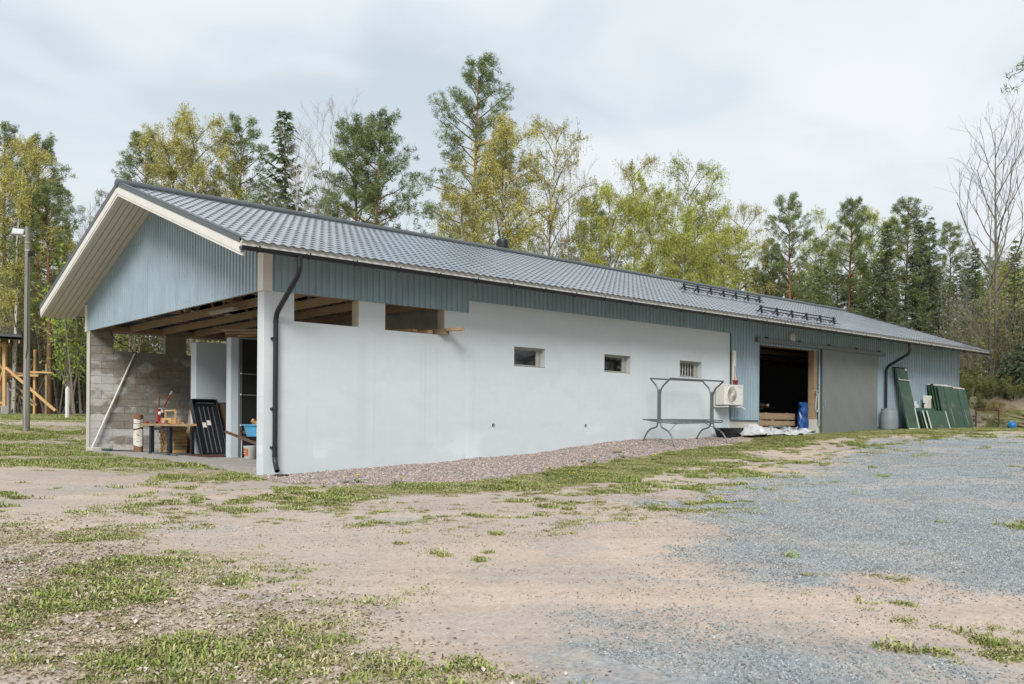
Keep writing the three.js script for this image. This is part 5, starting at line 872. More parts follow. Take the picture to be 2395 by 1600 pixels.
// Norway spruce: narrow cone of drooping boughs
function spruceTree(seed, h, o = {}) {
  const R = rng(seed); R.s = seed; const { base = .08, width = .17, dens = 1, col = [.105, .145, .055] } = o; const tr = trunkPath(R, h, .008, .06), low = new TB(), tw = new TB(), nd = new TB(), r0 = h * .010;
  low.tube(tr, tr.map((_, i) => Math.max(r0 * (1.1 - i / 9), .01)), 7); const lv = Math.round(h * 3.1 * Math.sqrt(dens));
  for (let i = 0; i < lv; i++) {
    const u = (i + R() * .7) / lv, t = base + (1 - base) * u, p = onPath(tr, t), nb = 5 + Math.floor(R() * 3);
    for (let b = 0; b < nb; b++) {
      const a = R() * 6.28, L = (h * width * Math.pow(1 - u, .85) * (.6 + .6 * R()) + .12); const dr = lerp(-.30, .55, u) + (R() - .5) * .2, d = V(Math.cos(a), dr, Math.sin(a)).normalize(), sd_ = V(-d.z, 0, d.x).normalize(); const tip = p.clone().addScaledVector(d, L).add(V(0, L * .12, 0)); const mid = p.clone().addScaledVector(d, L * .5).add(V(0, -L * .04, 0));
      if (L > .5) tw.tube([p, mid, tip], [.02 + L * .006, .014, .004], 3, [.09, .068, .05]);
      const m = Math.round((5 + L * 10) * dens), cc = tone(R, col, .55); for (let k = 0; k < m; k++) { const s = .12 + .9 * R(), c = (s < .5 ? p.clone().lerp(mid, s * 2) : mid.clone().lerp(tip, s * 2 - 1)); const dd = d.clone().multiplyScalar(.6).addScaledVector(sd_, (R() < .5 ? -1 : 1) * (.5 + R() * .8)).add(V(0, -.35 - R() * .5, 0)).normalize(); nd.tri(c, dd, .20 + R() * .28 * (1 - s * .3), .032 + R() * .03, rv(R), tone(R, cc, .35)); }
    }
  }
  return { trunk: low.geo(), branches: tw.geo(), crown: nd.geo(), bark: BARK.spruce, leaf: LEAF.needle };
}
// birch coming into leaf: fine hanging twigs dotted with small leaves
function birchTree(seed, h, o = {}) {
  const R = rng(seed); R.s = seed; const { base = .28, width = .17, leaves = 1, col = [.22, .20, .030], stems = 1, twigs = 1 } = o; const low = new TB(), tw = new TB(), lf = new TB();
  for (let st = 0; st < stems; st++) {
    const hh = h * (1 - st * .12), tr = trunkPath(R, hh, .03 + st * .05, .22), r0 = hh * .0078; low.tube(tr, tr.map((_, i) => Math.max(r0 * (1.1 - i / 9), .012) * (i === 0 ? 1.2 : 1)), 7); const n = Math.round(30 / Math.sqrt(stems));
    for (let i = 0; i < n; i++) {
      const u = (i + R() * .8) / n, t = base + (1 - base) * u, p = onPath(tr, t), a = i * 2.4 + R(); const L = hh * width * (.45 + .8 * Math.sin(Math.PI * clamp(.15 + u * .8))) * (.6 + R() * .6); const d = V(Math.cos(a) * .75, .75 + R() * .5, Math.sin(a) * .75).normalize();
      const q = [p, p.clone().addScaledVector(d, L * .35), p.clone().addScaledVector(d, L * .7).add(V(Math.cos(a) * L * .08, -.0, Math.sin(a) * L * .08)), p.clone().addScaledVector(d, L).add(V(Math.cos(a) * L * .22, -L * .14, Math.sin(a) * L * .22))]; tw.tube(q, [.034, .024, .014, .005].map(v => v * (.55 + L * .22)), 4, [.16, .13, .105]);
      const m = Math.round((7 + L * 4.5) * twigs);
      for (let k = 0; k < m; k++) {
        const s = .25 + .75 * Math.sqrt(R()), c = onPath(q, s), out = V(gauss(R), .2 + R() * .3, gauss(R)).normalize(), l1 = .25 + R() * .5, e1 = c.clone().addScaledVector(out, l1), e2 = e1.clone().add(V(out.x * .15, -.45 - R() * .9, out.z * .15)); tw.tube([c, e1, e2], [.009, .006, .003], 3, [.135, .10, .075]);
        const nl = Math.round((26 + R() * 18) * leaves), cc = tone(R, col, .45); for (let j = 0; j < nl; j++) { const s2 = R(), b = (s2 < .35 ? c.clone().lerp(e1, s2 / .35) : e1.clone().lerp(e2, (s2 - .35) / .65)).addScaledVector(rv(R), .13); const dd = rv(R); dd.y -= .5; dd.normalize(); lf.tri(b, dd, .06 + R() * .05, .026 + R() * .02, rv(R), tone(R, cc, .4)); }
      }
    }
  }
  const r = { trunk: low.geo(), branches: tw.geo(), bark: BARK.birch, leaf: LEAF.leaf }; if (leaves > 0) r.crown = lf.geo(); return r;
}
// leafless tree by repeated forking
function bareTree(seed, h, o = {}) {
  const R = rng(seed); R.s = seed; const { base = .22, spread = .42, depth = 5, bark = BARK.grey, col = [.15, .135, .12], first = 13, lowdead = 0, up = .4, r = .0105, nbs = 0 } = o; const low = new TB(), tw = new TB(); const tr = trunkPath(R, h, .01, .12); const r0 = h * r; low.tube(tr, tr.map((_, i) => Math.max(r0 * (1.1 - i / 9), .01) * (i === 0 ? 1.15 : 1)), 9);
  const grow = (p, d, L, rad, lv) => { const q = [p], ns = lv > 1 ? 3 : 1; let dd = d.clone(); for (let k = 1; k <= ns; k++) { dd.addScaledVector(rv(R), .17).add(V(0, up * .2, 0)).normalize(); q.push(q[k - 1].clone().addScaledVector(dd, L / ns)); } tw.tube(q, q.map((_, k) => Math.max(rad * (1 - .55 * k / ns), .0035)), lv > 2 ? 5 : 3, col); if (lv <= 0) return; const nb = nbs || (lv > 2 ? 5 : 4); for (let b = 0; b < nb; b++) { const s = .35 + .6 * (b + R()) / nb, c = onPath(q, s), nd = dd.clone().addScaledVector(rv(R), .75).normalize(); nd.y += up * .35; nd.normalize(); grow(c, nd, L * (.42 + R() * .28), rad * (.62 - s * .2), lv - 1); } };
  for (let i = 0; i < first; i++) { const u = (i + R() * .6) / first, t = base + (.97 - base) * u, p = onPath(tr, t), a = i * 2.4 + R(), L = h * spread * (1 - u * .72) * (.7 + R() * .4); grow(p, V(Math.cos(a) * .62, .62 + u * .4, Math.sin(a) * .62).normalize(), L, Math.max(r0 * .42 * (1 - u * .6), .014), depth - 2 - (u > .6 ? 0 : 0)); }
  for (let i = 0; i < lowdead; i++) { const p = onPath(tr, base * (.45 + .5 * R())), a = R() * 6.28; grow(p, V(Math.cos(a), -.02 + R() * .25, Math.sin(a)).normalize(), h * .16 * (.6 + R()), r0 * .16, 2); }
  return { trunk: low.geo(), branches: tw.geo(), bark };
}
// thicket shrub: several thin stems, small leaves in a loose cloud
function shrub(seed, h, o = {}) {
  const R = rng(seed); const { width = .55, leaves = 1, col = [.14, .17, .04], stems = 9, stemCol = [.20, .175, .14] } = o; const tw = new TB(), lf = new TB();
  for (let s = 0; s < stems; s++) { const a = R() * 6.28, p = V(Math.cos(a) * R() * h * .12, 0, Math.sin(a) * R() * h * .12), tip = V(p.x + Math.cos(a) * h * width * .45 * R(), h * (.6 + R() * .45), p.z + Math.sin(a) * h * width * .45 * R()), mid = p.clone().lerp(tip, .5).addScaledVector(rv(R), .1 * h * .3); tw.tube([p, mid, tip], [.02 + h * .003, .014, .004], 4, tone(R, stemCol, .4)); const nb = 9; for (let b = 0; b < nb; b++) { const t = .25 + .75 * R(), c = t < .5 ? p.clone().lerp(mid, t * 2) : mid.clone().lerp(tip, t * 2 - 1), d = V(gauss(R), .35 + R() * .5, gauss(R)).normalize(), L = h * (.12 + R() * .16), e = c.clone().addScaledVector(d, L); tw.tube([c, e], [.008, .003], 3, tone(R, stemCol, .4)); const nl = Math.round((14 + R() * 12) * leaves), cc = tone(R, col, .5); for (let j = 0; j < nl; j++) lf.tri(c.clone().lerp(e, .2 + R() * .9).addScaledVector(rv(R), .05 + L * .22), rv(R), .06 + R() * .06, .025 + R() * .02, rv(R), tone(R, cc, .4)); } }
  const r = { branches: tw.geo(), leaf: LEAF.leaf }; if (leaves > 0) r.crown = lf.geo(); return r;
}
function plant(name, T, label, category, group, pos, turn, sc = 1, leafMat) {
  const t = thing(name, label, category, pos, turn, group); t.scale.setScalar(sc);
  if (T.trunk) part('trunk', T.trunk, T.bark, t); if (T.upper) part('upper_trunk', T.upper, T.bark2, t); if (T.branches) part('branches', T.branches, LEAF.twig, t); if (T.crown) part('crown', T.crown, leafMat || T.leaf, t); return t;
}
// stand a tree so that its top shows at a photograph pixel, at a chosen distance
const stand = (px, topY, depth) => { const q = at(px, topY, depth), g = gy(q.x, q.z); return { pos: [q.x, g - .05, q.z], h: q.y - g }; };
const PINES = [pineTree(1, 20, { base: .30, width: .19, dens: 1.25 }), pineTree(2, 16, { base: .36, width: .18, dens: 1.15 }), pineTree(3, 16, { base: .30, width: .20, dens: 1.1, col: [.175, .222, .072] }), pineTree(4, 14, { base: .42, width: .17, dens: 1 })];
const SPRUCES = [spruceTree(11, 16, { width: .175, dens: 1.35 }), spruceTree(12, 14, { width: .20, dens: 1.3, col: [.116, .158, .058] }), spruceTree(13, 13, { width: .2, base: .03, col: [.145, .200, .058] })];
const LOWS = [spruceTree(14, 16, { width: .18, dens: .8 }), spruceTree(15, 14, { width: .21, dens: .8, col: [.120, .162, .060] }), pineTree(5, 14, { base: .35, width: .2, dens: .8 })];
const OLIVE = [.46, .45, .12], LIME = [.45, .49, .09], GREEN = [.32, .39, .11], OCHRE = [.50, .47, .12];
const BIRCH = { ochre: birchTree(21, 15, { col: OCHRE, leaves: 1.25, twigs: 1.3 }), ochre2: birchTree(22, 15, { col: OLIVE, leaves: 1.0, twigs: 1.2, stems: 2 }), lime: birchTree(23, 13, { col: LIME, leaves: 1.3, twigs: 1.35, base: .18, width: .2 }), lime2: birchTree(24, 13, { col: LIME, leaves: .9, twigs: 1.2, base: .2, stems: 2 }), green: birchTree(25, 14, { col: GREEN, leaves: .7, base: .25, width: .15 }), low: birchTree(27, 14, { col: OLIVE, leaves: .55, twigs: 1.0, base: .2, width: .19 }), low2: birchTree(28, 14, { col: GREEN, leaves: .55, twigs: 1.0, base: .15, width: .19 }), sparse: birchTree(26, 15, { col: OLIVE, leaves: .45, twigs: 1.15, width: .15, base: .3 }) };
const BARE = [bareTree(31, 15, { first: 15, spread: .30, r: .006, up: .8, bark: BARK.birch, col: [.36, .335, .31] }), bareTree(32, 13, { first: 13, spread: .30, r: .006, up: .7, col: [.24, .22, .195] })];
const put = (kind, T, baseH, px, top, depth, label, group, turn = px * .37, leafMat) => { const s = stand(px, top, depth); return plant(kind, T, label, 'tree', group, s.pos, turn, s.h / baseH, leafMat); };
const FB = 'trees in the forest behind the shed';
// named individuals along the skyline (photograph pixel of the top, metres away)
put('scots_pine', PINES[0], 20, 1111, 152, 52, 'tallest Scots pine, towering above the shed ridge with an orange stem', FB);
put('scots_pine', PINES[1], 16, 336, 320, 47, 'thin crowned Scots pine rising just behind the gable peak', FB);
put('norway_spruce', SPRUCES[1], 14, 672, 252, 48, 'dark pointed spruce above the roof between birches and pines', FB);
put('scots_pine', PINES[2], 16, 556, 298, 46, 'dense rounded Scots pine beside the ochre birch behind the roof', FB);
put('birch_tree', BIRCH.ochre, 15, 470, 300, 44, 'ochre leaved birch cluster beside the dense pine behind the roof', FB);
put('birch_tree', BIRCH.ochre2, 15, 425, 325, 45, 'looser ochre birch with forked white stem behind the gable', FB);
put('birch_tree', BARE[0], 15, 772, 258, 50, 'pale leafless birch with fine twigs between the spruce and two pines', FB);
put('birch_tree', BARE[0], 15, 700, 330, 43, 'thin leafless birch standing in front of the dark spruce', FB, 1.1);
put('scots_pine', PINES[3], 14, 838, 300, 47, 'left of two slim Scots pines standing close together over the roof', FB);
put('scots_pine', PINES[1], 16, 886, 285, 46, 'right of two slim Scots pines, its crown reaching lower', FB, 2.2);
put('birch_tree', BIRCH.ochre, 15, 1163, 320, 47, 'ochre birch growing in front of the tallest pine', FB, 2.0);
put('birch_tree', BIRCH.ochre2, 15, 1095, 400, 46, 'second ochre birch half hiding the stem of the tallest pine', FB, 4.0);
put('birch_tree', BIRCH.sparse, 15, 1282, 306, 49, 'tall white stemmed birch with sparse yellow leaves', FB);
put('birch_tree', BARE[0], 15, 1330, 400, 52, 'leafless birch beside the sparse yellow birch', FB, 3);
put('scots_pine', PINES[3], 14, 1383, 478, 54, 'small open Scots pine between two birch clumps', FB);
put('birch_tree', BIRCH.sparse, 15, 1478, 405, 53, 'airy birch topping the yellow green clump', FB, 1);
put('birch_tree', BIRCH.lime, 13, 1440, 470, 48, 'dense yellow green birch at the edge of the clump', FB, 2);
put('birch_tree', BIRCH.lime, 13, 1525, 470, 50, 'dense yellow green birch in the middle of the clump', FB, 4);
put('birch_tree', BIRCH.green, 14, 1602, 400, 52, 'tall pale green birch standing above the yellow clump', FB);
put('birch_tree', BIRCH.lime2, 13, 1655, 455, 50, 'forked yellow green birch right of the tall pale green one', FB);
put('birch_tree', BIRCH.lime, 13, 1590, 540, 47, 'low bushy yellow green birch under the tall pale green one', FB, 5);
put('birch_tree', BIRCH.sparse, 15, 1722, 500, 53, 'thin leaved birch next to the dark conifers', FB, 2);
put('birch_tree', BIRCH.lime, 13, 1700, 565, 48, 'bushy olive birch low against the dark conifers', FB, 1.4);
put('scots_pine', PINES[2], 16, 1852, 470, 55, 'broad Scots pine with orange stem beyond the snow guards', FB, 1);
put('scots_pine', PINES[1], 16, 1985, 475, 57, 'tall Scots pine with orange stem near the end of the ridge', FB, 3);
put('scots_pine', PINES[3], 14, 2118, 480, 58, 'slender Scots pine with long bare red stem', FB, 4);
put('birch_tree', BIRCH.lime2, 13, 1915, 530, 60, 'pale birch showing between two broad pines', FB, 2);
put('birch_tree', BIRCH.lime, 13, 2055, 520, 60, 'yellow birch showing behind a dark spruce', FB, 2);
put('norway_spruce', SPRUCES[1], 14, 2072, 520, 55, 'dark spruce in front of the yellow birch', FB);
put('norway_spruce', SPRUCES[0], 16, 2150, 515, 57, 'dark spruce just right of the slender red stemmed pine', FB, 1);
put('norway_spruce', SPRUCES[0], 16, 2172, 508, 58, 'taller dark spruce in the spruce pair', FB, 2);
put('scots_pine', PINES[2], 16, 2225, 535, 60, 'spreading pine behind the bare aspen', FB, 2);
put('norway_spruce', SPRUCES[1], 14, 2285, 575, 58, 'spruce behind the bare aspen stem', FB, 3);
put('norway_spruce', SPRUCES[2], 13, 1917, 590, 52, 'small narrow spruce between the two broad pines', FB, 3);
put('norway_spruce', SPRUCES[2], 13, 2165, 670, 47, 'light green young spruce behind the far roof end', FB, 1);
put('scots_pine', PINES[2], 16, 1800, 580, 56, 'lower pine left of the broad orange stemmed pine', FB, 5);
// left of the gable
put('scots_pine', PINES[1], 16, 95, 340, 44, 'dark pine with reddish stem beyond the lamp pole', FB, 2);
put('scots_pine', PINES[0], 20, 12, 310, 45, 'pine top rising at the far left behind the birch', FB, 2);
put('birch_tree', BIRCH.ochre, 15, 35, 360, 40, 'ochre birch with white stem behind the lamp pole', FB, 3);
put('scots_pine', PINES[3], 14, 118, 440, 40, 'slim reddish stemmed pine left of the gable eave', FB, 1);
put('birch_tree', BARE[1], 13, 212, 470, 42, 'leafless birch showing beside the gable slope', FB, 3);
put('norway_spruce', SPRUCES[1], 14, 60, 560, 48, 'dark spruce low behind the lamp pole', FB, 3);
put('norway_spruce', SPRUCES[2], 13, 150, 600, 50, 'dark spruce low behind the slim pine', FB, 2);
// right edge
{
  const q = at(2330, 937, 46), hT = at(2325, 212, 46).y - gy(q.x, q.z);
  plant('aspen_tree', bareTree(41, 16, { first: 14, spread: .44, depth: 5, base: .34, lowdead: 9, up: .62, r: .0088, nbs: 3 }), 'big leafless aspen with thick grey stem beside the far roof end', 'tree', null, [q.x, gy(q.x, q.z) - .05, q.z], 1.2, hT / 16 * .88);
  const q2 = at(2316, 937, 45.2); plant('aspen_tree', bareTree(42, 11, { first: 8, spread: .3, depth: 4, base: .45, lowdead: 6, up: .6, r: .0075 }), 'thin leafless aspen close beside the big grey stemmed one', 'tree', null, [q2.x, gy(q2.x, q2.z) - .05, q2.z], .4, .95);
  const q3 = at(2255, 960, 46); for (const [dx, s, l] of [[0, .62, 'thin leafless sapling left of the thin aspen'], [.9, .55, 'leaning leafless sapling between the panels and the thin aspen'], [1.7, .66, 'forked leafless sapling nearest the thin aspen']]) plant('sapling', BARE[1], l, 'tree', 'saplings by the earth bank', [q3.x + dx, gy(q3.x + dx, q3.z) - .05, q3.z + dx * .3], dx * 3, s * .72);
}
put('norway_spruce', SPRUCES[2], 13, 2372, 560, 46, 'green spruce at the right beyond the blue ball', FB, 2);
put('norway_spruce', SPRUCES[2], 13, 2420, 510, 44, 'bright green spruce beside the earth bank', FB, 1);
put('birch_tree', BIRCH.lime2, 13, 2350, 600, 52, 'yellow green birch behind the big aspen', FB, 1);
// a near pine stands just outside the frame: its bough tips reach into the upper right corner
{ const q = at(2708, 900, 27); plant('scots_pine', PINES[0], 'Scots pine whose bough tips reach in from beyond the gravel', 'tree', null, [q.x, gy(q.x, q.z) - .05, q.z], .5, .98); }
// the wood behind, filling the low skyline
{
  const R = rng(99), kinds = [['norway_spruce', LOWS[0], 16], ['norway_spruce', LOWS[1], 14], ['scots_pine', LOWS[2], 14], ['birch_tree', BIRCH.low2, 14], ['birch_tree', BIRCH.low, 14], ['norway_spruce', LOWS[1], 14]];
  const lab = { norway_spruce: 'lower dark spruce in the deep wood behind the shed', scots_pine: 'lower slim pine in the deep wood behind the shed', birch_tree: 'lower birch in the deep wood behind the shed' };
  const row = (x0, x1, st, tops, d0, d1, w) => { for (let x = x0; x < x1; x += st * (.7 + R() * .6)) { const k = kinds[w[Math.floor(R() * w.length)]]; put(k[0], k[1], k[2], x, tops(x) + R() * 70, lerp(d0, d1, R()), lab[k[0]], 'lower trees of the deep wood', R() * 6); } };
  row(1700, 2440, 26, x => 590, 55, 64, [0, 1, 5, 2, 0, 1]); row(1720, 2460, 30, x => 600, 66, 76, [0, 1, 0, 1]); row(1740, 2420, 50, x => 720, 50, 56, [1, 5, 5, 3]); row(-80, 280, 30, x => 560, 50, 62, [0, 1, 2, 4, 1, 5]); row(-80, 300, 34, x => 700, 52, 60, [1, 5, 5, 3]); row(260, 1000, 75, x => 470 + (x - 260) * .12, 56, 64, [2, 4, 3, 1]); row(960, 1720, 62, x => 560 + (x - 960) * .05, 54, 62, [4, 3, 5, 4, 1]);
  // thickets: along the left behind the carport, and below the aspens
  const SH = [shrub(51, 4.2, { col: [.25, .27, .075], leaves: .8 }), shrub(52, 3.4, { col: [.26, .33, .05], leaves: 1.3 }), shrub(53, 4.6, { col: [.22, .225, .085], leaves: .55, stems: 11 }), shrub(54, 1.3, { col: [.2, .22, .06], leaves: .8, stems: 12, width: 1.1 })];
  const bush = (x, y, d, k, s, l, g) => { const q = at(x, y, d); plant('thicket_bush', SH[k], l, 'bush', g, [q.x, gy(q.x, q.z) - .05, q.z], R() * 6, s); };
  for (let i = 0; i < 38; i++) bush(-40 + R() * 560, 980, 42 + R() * 8, [0, 1, 2, 2, 0][i % 5], 1.0 + R() * .75, 'tall leafing thicket bush behind the carport', 'thicket behind the carport');
  for (let i = 0; i < 26; i++) bush(2225 + R() * 210, 985, 39.4 + R() * 2.2, 3, .3 + R() * .45, 'small weedy bush sprouting on the face of the earth bank', 'weeds on the earth bank');
  bush(195, 980, 37, 1, 1.7, 'bright green leafing bush beside the gable corner', null);
  for (let i = 0; i < 14; i++) bush(2230 + R() * 190, 960, 43 + R() * 4, i % 2 ? 3 : 2, .7 + R() * .6, 'olive undergrowth bush on the earth bank below the aspens', 'undergrowth on the earth bank');
  { const q = at(2385, 950, 40.5); for (const [dx, s] of [[0, 1.5], [1.2, 1.9]]) plant('juniper_bush', spruceTree(61 + dx, 2.2, { width: .5, base: 0, dens: 1.6, col: [.07, .11, .045] }), dx ? 'larger dark juniper bush overhanging the soil bank' : 'smaller dark juniper bush overhanging the soil bank', 'bush', null, [q.x + dx * .6, gy(q.x, q.z) - .1, q.z + dx], 1, s * .75); }
  for (let i = 0; i < 18; i++) { const k = kinds[[0, 1, 5][i % 3]], x = 14 + i * 2.0 + R(), z = 25 - Math.abs(i - 6) * .35 + R() * 3; plant(k[0], k[1], 'spruce standing across the gravel from the three small windows', 'tree', 'spruces opposite the windows', [x, gy(x, z) - .05, z], R() * 6, .75 + R() * .25); }
  // the forest also stands behind the photographer: the window glass mirrors it
  for (let i = 0; i < 20; i++) { const k = kinds[[0, 1, 5, 5, 1][i % 5]], a = 1.0 + i / 19 * 2.3, r = 32 + R() * 8; const x = -4 + Math.cos(a) * r * 1.1 , z = 16 + Math.sin(a) * r * .9 + 4; plant(k[0], k[1], 'forest tree standing across the yard from the white wall', 'tree', 'forest across the yard', [x, gy(x, z) - .05, z], R() * 6, .8 + R() * .35); }
}

// ---------------------------------------------------------------- beyond the carport: lamp pole, marker posts, half-built timber shed
const pxm = d => d / FPX;
{
  const b = gp(61, 1008.5), top = at(62, 530, FWD.dot(b.clone().sub(EYE))).y, h = top - b.y;
  const t = thing('lamp_pole', 'weathered grey wooden lamp pole with a floodlight near its top', 'pole', [b.x, b.y - .05, b.z]); const rgt = RGT.clone();
  const po = lathe([[.001, 0], [.105, 0], [.095, h * .3], [.08, h * .7], [.07, h + .05], [.001, h + .05]], 18); part('post', po, std(grey(1), .9, { map: tex(256, 512, (u, v) => { const n = fbm(u * 20, v * 3, 4, 601, 0), g = fbm(u * 5, v * 10, 3, 605); const k = .75 + .4 * n; return mix3([.24 * k, .23 * k, .20 * k], [.15 * k, .155 * k, .115 * k], sstep(.5, .7, g)); }) }), t);
  const L = grp('floodlight', t), y = h - .12; const c0 = rgt.clone().multiplyScalar(-.30).add(V(0, y + .0, 0)); const box = new RoundedBoxGeometry(.34, .26, .08, 2, .02); box.rotateX(-.7); box.rotateY(YAW - Math.PI / 2 + .3); part('housing', box.translate(c0.x, c0.y, c0.z), std([.42, .42, .40], .5), L);
  const gl = new THREE.PlaneGeometry(.28, .20); gl.translate(0, 0, .046); gl.rotateX(-.7); gl.rotateY(YAW - Math.PI / 2 + .3); part('lens', gl.translate(c0.x, c0.y, c0.z), std([.50, .54, .55], .2), L); part('arm', bar(V(0, y - .12, 0), c0.clone().add(V(0, -.12, 0)), .03, .03), M.galv, L);
  const bxp = rgt.clone().multiplyScalar(.13).add(V(0, h - .78, 0)); part('junction_box', [new RoundedBoxGeometry(.17, .16, .12, 2, .02).translate(bxp.x, bxp.y, bxp.z)], M.blackMat, t); part('clamp_band', [new THREE.TorusGeometry(.083, .012, 6, 18).rotateX(Math.PI / 2).translate(0, h - .70, 0), new THREE.TorusGeometry(.082, .008, 6, 18).rotateX(Math.PI / 2).translate(0, h - .45, 0)], M.plasticWhite, t);
  const cd = FWD.clone().multiplyScalar(-.105).addScaledVector(rgt, .02); part('conduit', pipe([cd.clone(), cd.clone().setY(2.3)], .016, .1, 8, 4), M.galv, t); part('cable', pipe([cd.clone().setY(2.3), cd.clone().addScaledVector(rgt, .05).setY(2.6), cd.clone().multiplyScalar(.85).addScaledVector(rgt, .05).setY(h - .8)], .011, .1, 6, 20), M.blackMat, t);
}
{
  const post = (px, py, h, l) => { const b = gp(px, py), t = thing('marker_post', l, 'post', [b.x, b.y - .05, b.z], .4); part('shaft', rbx(-.055, .055, 0, h, -.055, .055, .012), std([.66, .66, .64], .6), t); part('cap', lathe([[.06, 0], [.05, .035], [.02, .05], [.02, .085], [.001, .09]], 12).translate(0, h, 0), std([.62, .62, .6], .6), t); };
  const b2 = gp(157, 979); post(157, 979, at(157, 906, FWD.dot(b2.clone().sub(EYE))).y - b2.y, 'white marker post standing in the grass right of the lamp pole'); const b1 = gp(17, 968); post(17, 968, at(19, 896, FWD.dot(b1.clone().sub(EYE))).y - b1.y, 'white marker post standing beside the timber shed corner');
}
{ // small timber shed, roofed and braced but without boarding; and the timber frame beside it
  const D = 39.5, P = (px, py, dd = 0) => at(px, py, D + dd), wbar = (t, n, a, b, w, h, m = M.pine) => part(n, bar(a, b, w, h, FWD), m, t);
  const base = at(6, 966, D); const t = thing('timber_shed', 'unfinished pine shed with a dark sheet roof at the edge of the yard', 'shed');
  const g0 = y => y; const yb = gy(base.x, base.z);
  for (const [px, dd] of [[10.5, 0], [-60, 0], [2, 3.5], [-60, 3.5]]) { const f = P(px, 945, dd), k = P(px, 800, dd); wbar(t, 'post', V(f.x, yb + .35, f.z), k, .13, .13); part('footing', rbx(-.12, .12, -.2, .38, -.12, .12, .02).translate(f.x, yb, f.z), M.concrete, t); }
  for (const dd of [0, 3.5]) wbar(t, 'top_beam', P(-70, 806, dd), P(16, 808, dd), .12, .2); wbar(t, 'brace', P(-6, 842), P(11, 872), .04, .12); wbar(t, 'brace', P(-8, 925, .1), P(9, 860, .1), .04, .12); wbar(t, 'side_beam', P(12, 806, 0), P(4, 806, 3.5), .1, .18); wbar(t, 'bottom_rail', P(-60, 940), P(11, 942), .08, .1);
  for (let i = 0; i < 6; i++) { const px = -58 + i * 14; part('wall_board', bar(P(px, 942, .12), P(px, 815, .12), .10, .022, RGT), i % 2 ? M.pine : M.pineOld, t); }
  const r0 = P(-80, 782, -.9), r1 = P(51, 789, -.9), r2 = P(46, 762, 4.6), r3 = P(-84, 752, 4.6); const up = V(0, .12, 0); part('roof', toCreasedNormals(loft([[r0, r1, r1.clone().sub(up), r0.clone().sub(up), r0], [r3, r2, r2.clone().sub(up), r3.clone().sub(up), r3]]), .3), M.flashing, t);
  for (let i = 0; i < 5; i++) { const s = i / 4; part('rafter', bar(r0.clone().lerp(r1, .25 + s * .7).add(V(0, -.2, 0)), r3.clone().lerp(r2, .25 + s * .7).add(V(0, -.2, 0)), .05, .14), M.pine, t); }
  const s = thing('timber_scaffold', 'rough pine post and beam scaffold with a sloping brace beside the timber shed', 'scaffold'); const q = (n, a, b, w = .12, h = .05, m = M.pine) => wbar(s, n, P(...a), P(...b), w, h, m); const foot = (px, dd) => { const p = P(px, 955, dd); return gy(p.x, p.z); };
  for (const [px, ty, dd, m] of [[32, 808, 2, M.pine], [69, 840, 1.5, M.pineOld], [81.5, 818, .6, M.pine], [109, 852, 0, M.pineOld]]) { const k = P(px, ty, dd); wbar(s, 'post', V(k.x, gy(k.x, k.z) - .05, k.z), k, .09, .10, m); }
  q('beam', [70, 870, -.1], [122, 872, -.1], .07, .09); q('beam', [15, 872, .5], [92, 876, .5], .07, .08, M.pineOld); q('beam', [15, 878, .4], [90, 879, .4], .07, .07); q('deck_plank', [14, 866, 1], [93, 863, 1], .3, .05, M.woodDark); q('deck_plank', [14, 878, 1.2], [70, 876, 1.2], .3, .05, M.woodDark);
  q('sloping_brace', [14, 860, -.3], [130, 961, -.8], .1, .10); q('sloping_brace', [25, 890, 1.2], [86, 948, .4], .08, .08, M.pineOld); q('sloping_brace', [22, 910, 1.3], [80, 950, .6], .08, .07, M.pineOld); q('dark_brace', [34, 940, 1], [48, 915, 1], .06, .08, M.woodDark); q('dark_brace', [82, 936, .8], [106, 880, .2], .06, .07, M.woodDark); q('dark_brace', [70, 867, 1], [82, 842, .7], .06, .06, M.pineOld);
  const dk = P(155, 956, 1); solo('dark_hose', new THREE.TubeGeometry(new THREE.CatmullRomCurve3([P(128, 953, .5), P(150, 957, .5), P(185, 959, .5)].map(v => V(v.x, gy(v.x, v.z) + .03, v.z))), 20, .05, 6), M.blackMat, 'dark hose lying in the grass behind the right marker post', 'hose');
}
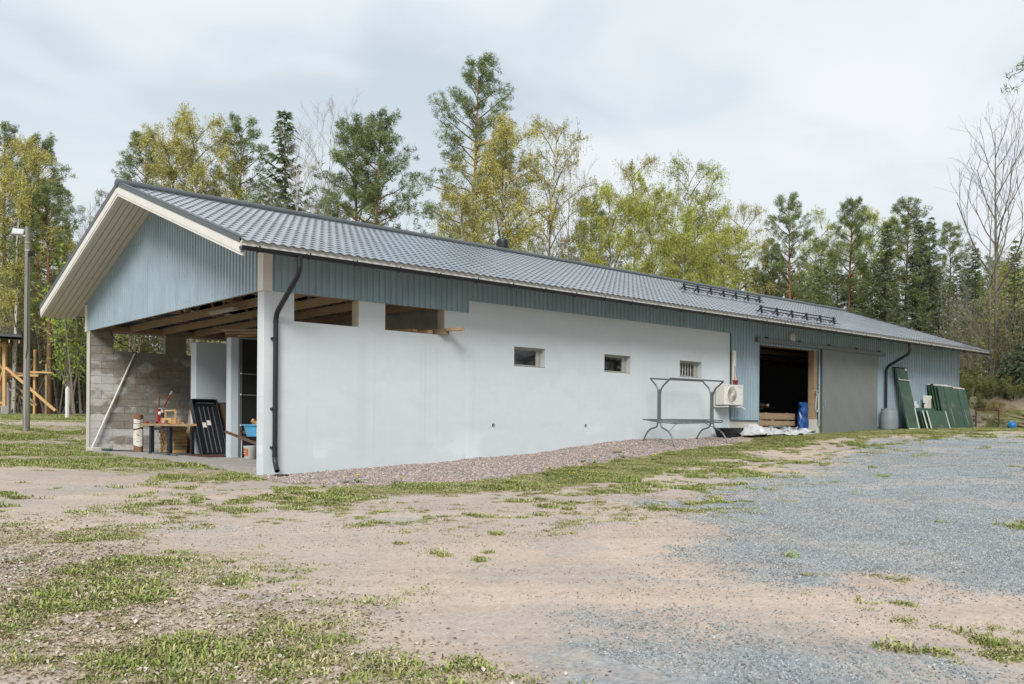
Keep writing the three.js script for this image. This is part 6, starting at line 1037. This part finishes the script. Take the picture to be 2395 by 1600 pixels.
// ---------------------------------------------------------------- far right: blue ball, rusty frame, cut logs by the bank
{
  const b = gp(2367, 1004), r = .25; const k = FWD.dot(b.clone().sub(EYE)); const R0 = 10.2 * k / FPX; const t = thing('blue_ball', 'bright blue ball lying on grass in front of the soil bank', 'ball', [b.x, b.y + R0 * .85, b.z]); part('ball', new THREE.SphereGeometry(R0, 32, 20), M.blue, t); const tr = new THREE.TorusGeometry(R0, .006, 5, 40); tr.rotateX(.5); part('seam', tr, M.blue, t);
  const f = thing('rusty_frame', 'rusty pipe frame with a top bar standing before the rubble bank', 'frame'); const D = 38.2, a = at(2283, 957, D), c = at(2336, 959, D); part('top_bar', rod(a, c, .035, .035, 10), M.rust, f); for (const [p, n] of [[a, 1], [c, 1]]) part('upright', rod(V(p.x, gy(p.x, p.z) - .1, p.z), p, .03, .03, 10), M.rust, f); 
  const rub = at(2312, 985, 39.2); const R = rng(611); const st = new THREE.IcosahedronGeometry(1, 1); { const p = st.attributes.position; for (let i = 0; i < p.count; i++) { const k2 = .8 + .4 * hash2(Math.round(p.getX(i) * 9), Math.round(p.getY(i) * 9) + Math.round(p.getZ(i) * 7), 4); p.setXYZ(i, p.getX(i) * k2, p.getY(i) * k2 * .75, p.getZ(i) * k2); } st.computeVertexNormals(); }
  const ms = [std([.20, .165, .125], .95), std([.24, .205, .165], .95), std([.14, .12, .095], .95)]; for (let i = 0; i < 22; i++) { const p = at(2262 + R() * 78, 1000, 37.6 + R() * 1.6), s = .04 + R() * .08; const m = solo('rubble_stone', st, ms[i % 3], 'grey brown stone in the rubble heap behind the rusty frame', 'stone', [p.x, gy(p.x, p.z) + s * .15, p.z], R() * 6, 'rubble behind the rusty frame'); m.scale.set(s * (1 + R() * .5), s, s); }
  const logM = M.pineOld; for (let i = 0; i < 7; i++) { const p = at(2388 + R() * 34, 998, 37.2 + i * .2), len = .6 + R() * .5; const l = solo('cut_log', (() => { const g = new THREE.CylinderGeometry(.045 + R() * .03, .055 + R() * .035, len, 10); g.rotateZ(Math.PI / 2); return muv(g, R()); })(), logM, 'pale peeled log in the loose pile behind the blue ball', 'log', [p.x, gy(p.x, p.z) + .05 + (i % 3) * .06, p.z], YAW + .5 + gauss(R) * .7, 'peeled logs behind the blue ball'); l.rotation.z = .18 + gauss(R) * .2; }
}
renderer.render(scene, camera);
